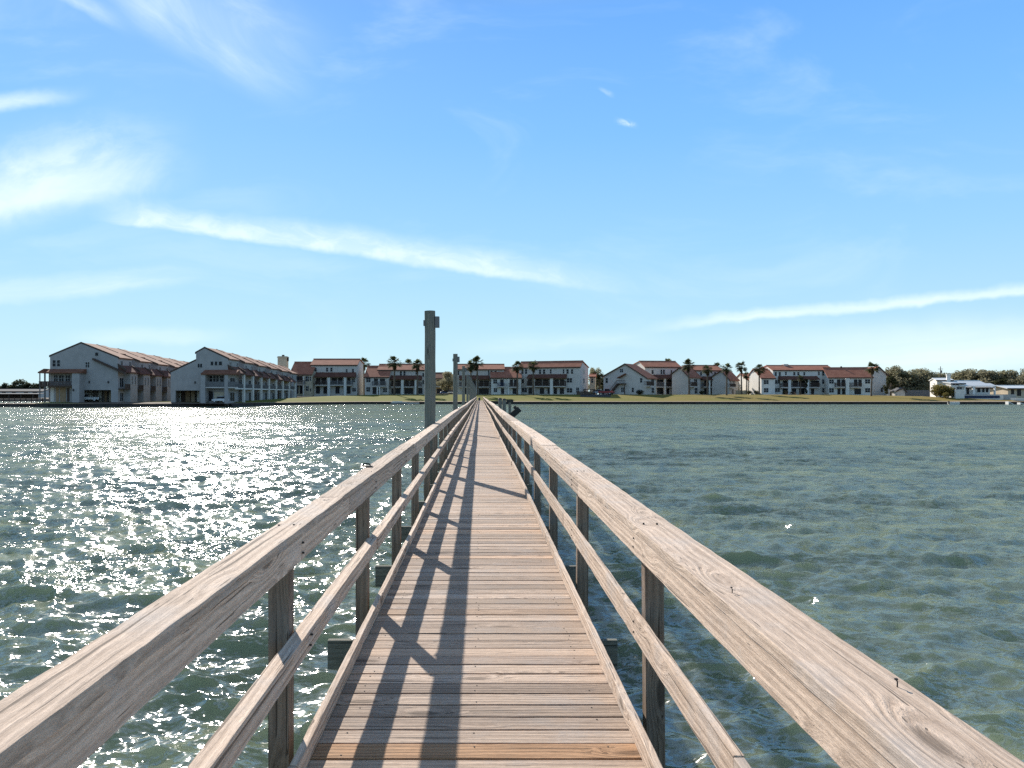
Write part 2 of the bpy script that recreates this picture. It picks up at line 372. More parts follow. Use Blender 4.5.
def make_water():
    aa = np.radians(np.concatenate([np.arange(-180, -58, 3.0), np.arange(-58, 58, 0.135), np.arange(58, 180, 3.0)]))
    rr = [0.5]
    while rr[-1] < 70: rr.append(rr[-1] * 1.0052 + 0.003)
    while rr[-1] < 420: rr.append(rr[-1] * 1.0105)
    while rr[-1] < 3000: rr.append(rr[-1] * 1.25)
    rr = np.array(rr); na, nr = len(aa), len(rr)
    A, Rr = np.meshgrid(aa, rr)
    X = np.sin(A) * Rr; Y = np.cos(A) * Rr
    dr = np.gradient(rr)[:, None]; da = np.abs(np.gradient(aa))[None, :] * Rr
    Z = np.zeros_like(X); HX = np.zeros_like(X); HY = np.zeros_like(X)
    g2 = np.random.default_rng(11)
    nw = 150
    lam = np.exp(g2.uniform(np.log(0.20), np.log(4.6), nw))
    wind = np.radians(-100.0)                       # waves run towards the camera and a little to the left
    th = wind + g2.normal(0, 0.42, nw) * np.clip(1.5 - 0.2 * lam, 0.6, 1.5)
    ph = g2.uniform(0, 2 * np.pi, nw)
    amp = 0.0057 * lam ** 0.62 * np.exp(-(lam / 2.8) ** 3) * g2.uniform(0.6, 1.4, nw)
    for l, t, p, a in zip(lam, th, ph, amp):
        k = 2 * np.pi / l
        cell = np.abs(np.cos(A) * np.sin(t) + np.sin(A) * np.cos(t)) * dr + np.abs(np.cos(A) * np.cos(t) - np.sin(A) * np.sin(t)) * da
        att = np.clip((l / np.maximum(cell, 1e-6) - 2.2) / 1.8, 0, 1)
        phase = k * (X * np.cos(t) + Y * np.sin(t)) + p
        c, s = np.cos(phase), np.sin(phase)
        Z += a * att * c
        q = 0.8 * a * att
        HX -= q * np.cos(t) * s; HY -= q * np.sin(t) * s
    # gusts: patches of stronger and weaker chop
    gust = 0.85 + 0.3 * (0.5 + 0.5 * np.sin(X * 0.11 + 1.3 * np.sin(Y * 0.07) + 0.5) * np.sin(Y * 0.06 + 0.8 * np.sin(X * 0.05)))
    Z *= gust
    V = np.stack([X + HX, Y + HY, WZ + Z], -1).reshape(-1, 3)
    i = np.arange((nr - 1) * na); r_ = i // na; a_ = i % na; a2 = (a_ + 1) % na
    Fq = np.stack([r_ * na + a_, r_ * na + a2, (r_ + 1) * na + a2, (r_ + 1) * na + a_], -1)[:, ::-1]
    me = bpy.data.meshes.new('water')
    nv = len(V) + 1; V = np.vstack([V, [[0, 0, WZ]]])
    tri = np.stack([np.arange(na), np.full(na, nv - 1), (np.arange(na) + 1) % na], -1)[:, ::-1]
    me.vertices.add(nv); me.vertices.foreach_set('co', V.astype(np.float32).ravel())
    nl = Fq.size + tri.size
    me.loops.add(nl); me.loops.foreach_set('vertex_index', np.concatenate([Fq.ravel(), tri.ravel()]).astype(np.int32))
    npoly = len(Fq) + len(tri)
    me.polygons.add(npoly)
    st = np.concatenate([np.arange(len(Fq)) * 4, Fq.size + np.arange(len(tri)) * 3]).astype(np.int32)
    me.polygons.foreach_set('loop_start', st)
    me.polygons.foreach_set('use_smooth', np.ones(npoly, dtype=bool))
    me.update(calc_edges=True); me.validate()
    o = bpy.data.objects.new('water', me); COL.objects.link(o); tag(o, kind='structure')
    m, q, b = princ('bay_water'); me.materials.append(m)
    t = q.n.new('ShaderNodeTexCoord'); ob = t.outputs['Object']
    x, y, z = q.sep(ob)
    big = q.noise(q.xyz(q.m('MULTIPLY', x, 0.03), q.m('MULTIPLY', y, 0.05), 0.0), 1.0, 3.0, 0.5)
    crest = q.rng(z, WZ - 0.08, WZ + 0.14)
    c = q.mix(crest, (0.114, 0.146, 0.108), (0.134, 0.168, 0.108))
    c = q.mix(q.m('MULTIPLY', q.rng(big, 0.35, 0.7), 0.35), c, (0.124, 0.152, 0.122))
    q.l.new(c, b.inputs['Base Color'])
    b.subsurface_method = 'BURLEY'; b.inputs['Subsurface Weight'].default_value = 0.65; b.inputs['Subsurface Radius'].default_value = (0.8, 1.0, 0.9); b.inputs['Subsurface Scale'].default_value = 1.2
    b.inputs['IOR'].default_value = 1.33; b.inputs['Roughness'].default_value = 0.13; b.inputs['Specular IOR Level'].default_value = 0.0
    nsum = None
    for sc_, k, dt in ((0.07, 0.34, 2.0), (0.20, 0.55, 2.0), (0.6, 0.45, 2.0), (2.2, 0.62, 2.0), (6.0, 0.88, 2.0), (19.0, 0.85, 1.0)):
        n = q.n.new('ShaderNodeTexNoise'); q.put(n.inputs['Vector'], q.xyz(q.m('MULTIPLY', x, 0.8), q.m('MULTIPLY', y, 1.6), 0.0)); n.inputs['Scale'].default_value = sc_
        n.inputs['Detail'].default_value = dt; n.inputs['Roughness'].default_value = 0.5; n.inputs['Distortion'].default_value = 0.3
        v = q.vm('MULTIPLY', q.vm('SUBTRACT', n.outputs['Color'], (0.5, 0.5, 0.5)), (k, k * 1.5, 0.0))
        nsum = v if nsum is None else q.vm('ADD', nsum, v)
    gust_ = q.noise(q.xyz(q.m('MULTIPLY', x, 0.045), q.m('MULTIPLY', y, 0.11), 4.0), 1.0, 5.0, 0.62, 0.5)
    g2_ = q.noise(q.xyz(q.m('MULTIPLY', x, 1.1), q.m('MULTIPLY', y, 0.28), 9.0), 1.0, 4.0, 0.65, 0.4)
    gs = q.m('MULTIPLY', q.rng(gust_, 0.32, 0.68, 0.65, 1.35), q.rng(g2_, 0.34, 0.66, 0.45, 1.5))
    nsum = q.vm('MULTIPLY', nsum, q.xyz(gs, gs, gs))
    geo = q.n.new('ShaderNodeNewGeometry')
    nrm = q.vm('NORMALIZE', q.vm('ADD', geo.outputs['Normal'], nsum))
    q.l.new(nrm, b.inputs['Normal'])
    # rough water never mirrors as much as a flat sheet at grazing angles: the Fresnel share is held down
    fr = q.n.new('ShaderNodeFresnel'); fr.inputs['IOR'].default_value = 1.33; q.l.new(nrm, fr.inputs['Normal'])
    gl = q.n.new('ShaderNodeBsdfGlossy'); gl.inputs['Roughness'].default_value = 0.13; q.l.new(nrm, gl.inputs['Normal'])
    mx = q.n.new('ShaderNodeMixShader'); q.l.new(q.m('MINIMUM', q.m('MULTIPLY', fr.outputs[0], 0.50), 0.225), mx.inputs[0])
    q.l.new(b.outputs[0], mx.inputs[1]); q.l.new(gl.outputs[0], mx.inputs[2])
    q.l.new(mx.outputs[0], [n for n in q.n if n.type == 'OUTPUT_MATERIAL'][0].inputs[0])
make_water()

# ------------------------------------------------------------------ land
SH = [(-400, 158), (-136, 158), (-71, 158), (-58, 164), (-46.7, 190), (-33, 203), (0, 204), (148, 201), (420, 200)]
def shore(x): return float(np.interp(x, [p[0] for p in SH], [p[1] for p in SH]))
def land_top(x): return float(np.interp(x, [-400, -60, -46, -30, 114, 132, 141, 150, 420], [-0.1, -0.1, 1.2, 1.65, 1.65, 1.15, 0.6, 0.15, 0.15]))
BZ = -0.44
def land_z(x, y):
    d = y - shore(x)
    if d <= 0: return BZ
    run = float(np.interp(x, [-60, -45, 118, 140], [10, 30, 30, 10]))
    t = min(1.0, d / run); t = t * t * (3 - 2 * t) * 0.5 + t * 0.5
    return BZ + (land_top(x) - BZ) * t


def grass_mat():
    m, q, b = princ('lawn_grass')
    t = q.n.new('ShaderNodeTexCoord'); o = t.outputs['Object']; x, y, z = q.sep(o)
    n1 = q.noise(q.xyz(q.m('MULTIPLY', x, 0.06), q.m('MULTIPLY', y, 0.12), 0.0), 1.0, 5.0, 0.6); n2 = q.noise(o, 2.2, 4.0, 0.65)
    green = q.mix(q.rng(n2, 0.3, 0.7), (0.100, 0.112, 0.014), (0.170, 0.165, 0.032))
    tan = q.mix(q.rng(n2, 0.3, 0.7), (0.180, 0.138, 0.034), (0.25, 0.188, 0.062))
    f = q.m('ADD', q.m('MULTIPLY', n1, 0.9), q.rng(x, -60.0, 140.0, -0.28, 0.38, False))
    c = q.mix(q.rng(f, 0.3, 0.75), green, tan)
    q.l.new(c, b.inputs['Base Color']); b.inputs['Roughness'].default_value = 0.95; b.inputs['Specular IOR Level'].default_value = 0.1
    return m
M['grass'] = grass_mat()
M['sand'] = plain('sandy_soil', (0.30, 0.23, 0.15), 0.95, 0.2, 1.0)
M['mud'] = plain('muddy_soil', (0.11, 0.085, 0.065), 0.95, 0.3, 0.5)


def strip(name, xs, prof, mat, smooth=True):
    """one ground sheet: for each x a row of (y, z)"""
    rows = [[(x, y, z) for (y, z) in prof(x)] for x in xs]; n = len(rows[0])
    v = [p for r in rows for p in r]
    f = [(i * n + j, (i + 1) * n + j, (i + 1) * n + j + 1, i * n + j + 1) for i in range(len(rows) - 1) for j in range(n - 1)]
    mb = MB(); mb.add(v, f); o = mb.build(name, mat, smooth=smooth); tag(o, kind='structure'); return o


xs_main = [-99.0] + list(np.arange(-96, 160, 4.0)) + [160, 175, 200, 240, 300, 420, 700, 1500, 3000]
def prof_main(x):
    s = shore(x); ds = [0.6, 1.5, 3, 5, 8, 11, 14, 18, 22, 26, 30, 36, 45, 60, 90, 150, 400, 1500, 2900]
    return [(s + d, land_z(x, s + d)) for d in ds]
strip('lawn_ground', xs_main, prof_main, M['grass'])
# the low spit left of the first building, and the far bank across the channel
strip('spit_ground', [-400, -300, -200, -150, -125, -110, -99], lambda x: [(shore(x) + d, BZ + h) for d, h in ((0.6, 0), (3, .1), (8, .18), (13, .05), (15, -1.6))], M['mud'])
strip('far_bank', [-3000, -1500, -700, -400, -250, -160, -120, -99.5], lambda x: [(285, -1.6), (286, -0.2), (300, 0.1), (400, .3), (1000, .5), (3000, .5)], M['mud'])
# bare sand strip along the bulkhead
strip('sand_strip', [x for x in xs_main if x < 1000], lambda x: [(shore(x) + 0.35, BZ + 0.02)] + [(shore(x) + d, land_z(x, shore(x) + d) + 0.03) for d in (1.2, 2.4, 3.6)], M['sand'])

# bulkheads: timber sheet walls with a cap along the water
def bulkhead(name, x0, x1, label, step=3.0, gap=0.0):
    root = empty(name, ((x0 + x1) / 2, shore((x0 + x1) / 2), BZ), label, 'sea wall')
    o3 = Vector(root.location)
    w = MB(Matrix.Translation(-o3)); c = MB(Matrix.Translation(-o3)); pl = MB(Matrix.Translation(-o3))
    n = max(1, int((x1 - x0) / step)); xs = np.linspace(x0, x1, n + 1)
    for a, b_ in zip(xs[:-1], xs[1:]):
        ya, yb = shore(a), shore(b_); j = random.uniform(-.05, .05)
        w.add([(a, ya, WZ - 1), (b_, yb, WZ - 1), (b_, yb, BZ + j), (a, ya, BZ + j), (a, ya + .5, WZ - 1), (b_, yb + .5, WZ - 1), (b_, yb + .5, BZ + j), (a, ya + .5, BZ + j)],
              [(0, 1, 2, 3), (5, 4, 7, 6), (3, 2, 6, 7), (0, 3, 7, 4), (1, 5, 6, 2)])
        c.add([(a, ya - .1, BZ + .01), (b_, yb - .1, BZ + .01), (b_, yb + .34, BZ + .01), (a, ya + .34, BZ + .01), (a, ya - .1, BZ + .09), (b_, yb - .1, BZ + .09), (b_, yb + .34, BZ + .09), (a, ya + .34, BZ + .09)],
              [(0, 3, 2, 1), (4, 5, 6, 7), (0, 1, 5, 4), (1, 2, 6, 5), (2, 3, 7, 6), (3, 0, 4, 7)])
        pl.tube([(a, ya - .16, WZ - 1), (a, ya - .16, BZ + random.uniform(-.15, .1))], .12, 6)
    w.build('sheet_wall', M['darkwood'], root); c.build('cap', M['brown'], root); pl.build('wale_posts', M['darkwood'], root)
bulkhead('sea_wall', -400, -72, 'dark low sea wall in front of the leftmost building')
bulkhead('sea_wall', -72, -1.2, 'dark timber sea wall below the lawn left of the pier end')
bulkhead('sea_wall', 1.2, 124, 'long straight dark timber sea wall below the lawn right of the pier')
bulkhead('sea_wall', 124, 420, 'dark sea wall below the white house with the metal roof')

# ------------------------------------------------------------------ the pier
def wob(side, y):
    s = 1.7 if side < 0 else 0.4
    a = min(1.0, max(0.0, (y - 4) / 14))
    return (a * (0.012 * math.sin(y * 0.13 + s) + 0.003 * math.sin(y * 0.61 + 2 * s)), a * (0.012 * math.sin(y * 0.11 + 3 * s) + 0.004 * math.sin(y * 0.47 + s)))


def boards(mb, side, x0, x1, z0, z1, y0, y1, length=4.88, phase=0.0, jit=0.006, wear=0.0016):
    """boards laid end to end along the pier"""
    r = random.Random(int((x0 + 3) * 1000 + z0 * 77 + 5)); y = y0 - phase
    while y < y1:
        a, b_ = max(y, y0), min(y + length - 0.004, y1); y += length
        if b_ - a < 0.05: continue
        ox, oz = r.uniform(-jit, jit), r.uniform(-jit, jit) * 0.7
        st = 0.12 if a < 9 else (0.6 if a < 40 else 2.44)
        n = max(1, int(round((b_ - a) / st))); vs = []; w = wear if a < 9 else 0
        for i in range(n + 1):
            t = a + (b_ - a) * i / n; wx, wz = wob(side, t)
            for (px, pz) in ((x0, z0), (x1, z0), (x1, z1), (x0, z1)):
                vs.append((px + wx + ox + r.uniform(-w, w), t, pz + wz + oz + r.uniform(-w, w)))
        fs = [(3, 2, 1, 0), (n * 4, n * 4 + 1, n * 4 + 2, n * 4 + 3)]
        for i in range(n):
            for k in range(4): fs.append((i * 4 + k, i * 4 + (k + 1) % 4, i * 4 + 4 + (k + 1) % 4, i * 4 + 4 + k))
        mb.add(vs, fs)
    return mb


PIER_END = 206.0
pier = empty('pier', (0, 0, 0), 'long weathered grey timber pier with rails running across the water to the shore', 'pier')
d = MB(); pitch = 0.1447; y = -1.6; k = 0; rp = random.Random(3); nails = MB()
while y < PIER_END:
    t = rp.uniform(-0.25, 0.12)
    if abs(y - 3.28) < pitch / 2: t = 1.0
    elif rp.random() < 0.07: t = rp.uniform(0.2, 0.4)
    elif rp.random() < 0.12: t = rp.uniform(-0.7, -0.4)
    gp = rp.uniform(0.010, 0.019) if y < 30 else 0.013
    e0, e1 = -0.80 + rp.uniform(-.01, .01), 0.795 + rp.uniform(-.01, .01)
    zt = rp.uniform(-.002, .002); sk = rp.uniform(-.002, .002)
    n = 9 if y < 14 else 1; vs = []
    for i in range(n + 1):
        x = e0 + (e1 - e0) * i / n; wv = rp.uniform(-.0012, .0012) if y < 14 else 0; cup = rp.uniform(-.001, .001)
        s0, s1 = y + gp / 2 + sk * x + wv, y + pitch - gp / 2 + sk * x + (rp.uniform(-.0012, .0012) if y < 14 else 0)
        vs += [(x, s0, -.038), (x, s1, -.038), (x, s1, zt + cup), (x, s0, zt - cup)]
    fs = [(0, 1, 2, 3), (n * 4 + 3, n * 4 + 2, n * 4 + 1, n * 4)]
    for i in range(n):
        for q_ in range(4): fs.append((i * 4 + q_, i * 4 + 4 + q_, i * 4 + 4 + (q_ + 1) % 4, i * 4 + (q_ + 1) % 4))
    d.add(vs, fs, 0, t if abs(t) > 1e-6 else 0.001)
    if y < 16:                                                     # nail heads over the stringers
        for nx in (-.62, 0.0, .62):
            for oy in (.035, .108):
                if rp.random() < .72: continue
                cx_, cy_ = nx + rp.uniform(-.012, .012), y + oy + rp.uniform(-.006, .006)
                ring = [(cx_ + .0045 * math.cos(a), cy_ + .0045 * math.sin(a)) for a in np.linspace(0, 2 * math.pi, 7)[:-1]]
                d.prism(ring, zt + .0005, zt + .003, 'z', 1)
    y += pitch; k += 1
d.build('deck', [M['deck'], M['iron']], pier, bevel=0.004)

Y0 = -1.6
for side in (-1, 1):
    if side < 0: xi, xo, ztop, zbot, mid, ti, to = -0.82, -0.965, 1.025, 0.862, (0.432, 0.53), -0.745, -0.783
    else: xi, xo, ztop, zbot, mid, ti, to = 0.842, 1.052, 0.96, 0.80, (0.345, 0.474), 0.748, 0.786
    zc = ztop - .041
    cap = MB(); boards(cap, side, min(xi, xo), max(xi, xo), zc, ztop, Y0, PIER_END, phase=3.7 if side < 0 else 3.1)
    fa = MB(); x2 = xi + side * .036; boards(fa, side, min(xi + side * .003, x2), max(xi + side * .003, x2), zbot, zc - .003, Y0, PIER_END, phase=3.4 if side < 0 else 2.0, jit=.004)
    xm_ = xi if side > 0 else -.785
    mi_ = MB(); boards(mi_, side, min(xm_, x2), max(xm_, x2), mid[0], mid[1], Y0, PIER_END, phase=2.4 if side < 0 else 0.9, jit=.007)
    to_ = MB(); boards(to_, side, min(ti, to), max(ti, to), 0.004, 0.093, Y0, PIER_END, phase=0.2 if side < 0 else 0.9, jit=.007)
    to_.build('toe_rail', M['rail'], pier, bevel=0.004)
    # posts, bolted outside the boards and down to the beams
    ys = []; yy_ = (3.45 - 2.42) if side < 0 else (3.87 - 2.66)
    while yy_ < PIER_END - 1: ys.append(yy_); yy_ += 2.42 if side < 0 else 2.66
    rs = random.Random(5 + side)
    for py in ys:
        if py > 24: break
        wx, wz = wob(side, py)
        for (mb, kind) in ((cap, 'z'), (fa, 'f'), (mi_, 'm')):
            for j in range(2):
                a = py + .045 + rs.uniform(-.02, .02); r_ = .0055
                if kind == 'z':
                    cx_ = xi + side * (.045 + .07 * j) + rs.uniform(-.01, .01) + wx
                    mb.prism([(cx_ + r_ * math.cos(t), a + r_ * math.sin(t)) for t in np.linspace(0, 6.283, 9)[:-1]], ztop + wz - .004, ztop + wz + .004 + .002, 'z', 1)
                else:
                    zc_ = (zbot + (zc - zbot) * (.3 + .4 * j)) if kind == 'f' else (mid[0] + (mid[1] - mid[0]) * (.28 + .42 * j)); xx = (xi if kind == 'f' else xm_) + wx
                    mb.prism([(a + r_ * math.cos(t), zc_ + wz + r_ * math.sin(t)) for t in np.linspace(0, 6.283, 9)[:-1]], xx - side * .006, xx + side * .006, 'x', 1)
    cap.build('top_rail', [M['rail'], M['iron']], pier, bevel=0.005)
    fa.build('rail_fascia', [M['rail'], M['iron']], pier, bevel=0.004)
    mi_.build('mid_rail', [M['rail'], M['iron']], pier, bevel=0.004)
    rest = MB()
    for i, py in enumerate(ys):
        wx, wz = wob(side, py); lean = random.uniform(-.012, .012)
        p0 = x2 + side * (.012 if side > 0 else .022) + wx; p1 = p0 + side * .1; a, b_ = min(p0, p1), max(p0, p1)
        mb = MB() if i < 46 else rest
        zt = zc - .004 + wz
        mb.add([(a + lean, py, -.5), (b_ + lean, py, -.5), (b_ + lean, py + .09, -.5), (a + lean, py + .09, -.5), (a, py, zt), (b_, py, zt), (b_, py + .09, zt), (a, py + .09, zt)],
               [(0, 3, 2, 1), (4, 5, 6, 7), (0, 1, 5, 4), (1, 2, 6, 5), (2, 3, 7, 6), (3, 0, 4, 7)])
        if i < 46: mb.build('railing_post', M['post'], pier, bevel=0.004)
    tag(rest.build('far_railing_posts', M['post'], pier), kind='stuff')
st_ = MB()
for x in (-.62, 0, .62): st_.box(x - .025, x + .025, Y0, PIER_END, -.24, -.042)
for x in (-.90, .93): st_.box(x - .02, x + .02, Y0, PIER_END, -.47, -.33)
st_.build('stringers', M['beam'], pier)
by = 0.72
while by < PIER_END:
    mb = MB(); mb.box(-1.075 + random.uniform(-.02, .02), 1.02 + random.uniform(-.02, .02), by, by + .045, -.325, -.115)
    mb.box(-.74, .74, by + .14, by + .185, -.325, -.115)
    mb.build('cross_beam', M['beam'], pier, bevel=0.004); by += 2.27
by = 0.865
while by < PIER_END:
    for sx in (-.55, .55):
        mb = MB(); mb.tube([(sx, by, -3.2), (sx, by, -.065)], .095, 10); mb.build('support_pile', M['pile'], pier, smooth=False)
    by += 4.54
# bent nails standing out of the sunny cap rail
for (px, py) in ((897, 686), (732, 592)):
    Y = (CZ - .96) * F / (py - VY); X = CX + (px - VX) / F * Y
    mb = MB(); mb.tube([(X, Y, .93), (X + .001, Y, .970), (X - .002, Y, .975)], .0018, 6); mb.tube([(X - .002, Y, .975), (X - .002, Y, .978)], .0042, 8)
    mb.build('nail', M['iron'], pier)

# ------------------------------------------------------------------ tall pilings along the left rail
NAMES = ['nearest and tallest looking grey green piling beside the left rail', 'second tall piling along the left rail with a small box near its top',
         'third tall piling along the left rail', 'fourth tall piling along the left rail', 'fifth tall piling along the left rail',
         'sixth tall piling along the left rail', 'seventh tall piling along the left rail', 'eighth tall piling along the left rail',
         'ninth tall piling along the left rail', 'tenth tall piling along the left rail', 'eleventh tall piling along the left rail', 'farthest tall piling at the shore end of the left rail']
for i, lab in enumerate(NAMES):
    Y = 15.9 + 15.7 * i; r0 = .118 if i == 0 else .098
    X = -.945 - r0; top = 3.46 + (0, -.06, .02, -.1, .05, -.04, .0, .06, -.05, 0, .04, -.02)[i]
    rt = empty('tall_piling', (X, Y, WZ), lab, 'piling', 'tall pilings along the left rail')
    mb = MB(); zz = np.linspace(-2.5, top - WZ, 14)
    mb.tube([(random.uniform(-.006, .006), random.uniform(-.006, .006), z_) for z_ in zz], [r0 * (1.04 - .05 * (j / 13)) for j in range(14)], 18)
    mb.build('pole', M['pile'], rt, smooth=False)
    h = top - WZ
    mb = MB(); mb.box(r0 - .01, r0 + .085, -.06, .06, h - .36, h - .12); mb.build('light_box', M['greyrail'], rt, bevel=.006)
    mb = MB(); mb.box(-r0 - .025, -r0 + .02, -.05, .05, h - .32, h - .2); mb.build('bracket', M['greyrail'], rt, bevel=.004)
# flat dark fitting on the left rail
Y = (CZ - 1.025) * F / (467 - VY); X = CX + (366.5 - VX) / F * Y
rt = empty('rail_cleat', (X, Y, 1.031), 'small flat dark metal fitting lying on top of the left rail', 'cleat')
mb = MB(); mb.prism([(-.055, -.03), (-.03, -.045), (.035, -.045), (.055, -.02), (.05, .03), (.02, .045), (-.04, .04)], 0, .006, 'z'); mb.build('plate', M['iron'], rt)
mb = MB(); mb.tube([(-.035, 0, .008), (-.02, 0, .022), (.02, 0, .022), (.035, 0, .008)], .007, 6); mb.build('bar', M['iron'], rt)
# bin at the far end of the pier
rt = empty('waste_bin', (-.15, 198, 0), 'small dark bin standing on the far end of the pier', 'bin')
mb = MB(); mb.tube([(0, 0, 0), (0, 0, .75)], [.24, .28], 12); mb.build('drum', M['navy'], rt)
mb = MB(); mb.tube([(0, 0, .75), (0, 0, .86)], [.3, .12], 12); mb.build('lid', M['iron'], rt)
# remains of an old boat dock to the right of the pier
for (px, Y, topy, r0, lab) in ((500.0, 72, 399.2, .17, 'left one of two short dark stub pilings right of the pier'), (504.2, 70, 399.8, .17, 'right one of two short dark stub pilings right of the pier')):
    X = CX + (px - VX) / F * Y; top = CZ + (VY - topy) / F * Y
    rt = empty('stub_piling', (X, Y, WZ), lab, 'piling', 'short stub pilings right of the pier')
    mb = MB(); mb.tube([(0, 0, -2), (0, 0, top - WZ)], r0, 10); mb.build('pole', M['pile'], rt)
    mb = MB(); mb.tube([(0, 0, top - WZ), (0, 0, top - WZ + .12)], [r0 * 1.25, r0 * .7], 10); mb.build('cap', M['iron'], rt)
Y = 70; X = CX + (515.5 - VX) / F * Y; z = CZ + (VY - 412) / F * Y
rt = empty('tilted_dock_frame', (X, Y, WZ), 'dark broken dock frame tilted up out of the water right of the pier', 'dock wreck')
xf = Matrix.Translation((0, 0, z - WZ)) @ Matrix.Rotation(R(-42), 4, 'Y')
mb = MB(xf); mb.box(-.62, .5, -.25, .05, -.3, .26); mb.build('deck_panel', M['darkwood'], rt)
mb = MB(xf); mb.box(.1, .4, -.2, 0, .27, .5); mb.box(-.55, .45, -.32, -.26, -.1, .05); mb.build('ledger', M['darkwood'], rt)
mb = MB(); mb.tube([(-.35, 0, -2), (-.3, 0, z - WZ - .2)], .15, 10); mb.build('pole', M['pile'], rt)
Y = 74; xa, xb = CX + (488 - VX) / F * Y, CX + (503 - VX) / F * Y; z = CZ + (VY - 401) / F * Y
rt = empty('dock_gangway', (xa, Y, WZ), 'dark narrow gangway beam between the pier and the stub pilings', 'gangway')
mb = MB(); mb.box(0, xb - xa + .2, .3, .6, z - WZ - .12, z - WZ); mb.build('beam', M['darkwood'], rt)
mb = MB(); mb.tube([(xb - xa + .7, .4, -2), (xb - xa + .7, .4, z - WZ - .1)], .14, 8); mb.build('pole', M['pile'], rt)
mb = MB(); mb.box(xb - xa + .35, xb - xa + 1.05, .2, .6, z - WZ - .1, z - WZ + .12); mb.build('block', M['darkwood'], rt)

# ------------------------------------------------------------------ buildings
class Face:
    """A facade plane: origin on the ground where the ray of column px meets depth Y; local u right along it, v back, w up."""
    def __init__(s, px, Y, ang=0.0, ybase=394.5, zb=None):
        s.O = Vector((CX + (px - VX) / F * Y, Y)); s.a = R(ang)
        s.zb = CZ + (VY - ybase) / F * Y if zb is None else zb
        s.d = Vector((math.cos(s.a), math.sin(s.a)))
    def hit(s, px, py, v=0.0):
        k = (px - VX) / F
        ox, oy = s.O.x - v * math.sin(s.a), s.O.y + v * math.cos(s.a)
        # CX + k*t = ox + u*dx ; t = oy + u*dy
        u = (CX + k * oy - ox) / (s.d.x - k * s.d.y)
        t = oy + u * s.d.y
        return u, CZ + (VY - py) / F * t - s.zb
    def u(s, px, v=0.0): return s.hit(px, 0, v)[0]
    def mat(s, root):
        return Matrix.Translation((s.O.x - root.location.x, s.O.y - root.location.y, s.zb - root.location.z)) @ Matrix.Rotation(s.a, 4, 'Z')


def slab(mb, p0, p1, u0, u1, th, mat=0):
    """roof slab: profile line p0->p1 in (v,w), from u0 to u1, thickness th upward"""
    (v0, w0), (v1, w1) = p0, p1
    mb.prism([(v0, w0), (v1, w1), (v1, w1 + th), (v0, w0 + th)], u0, u1, 'x', mat)


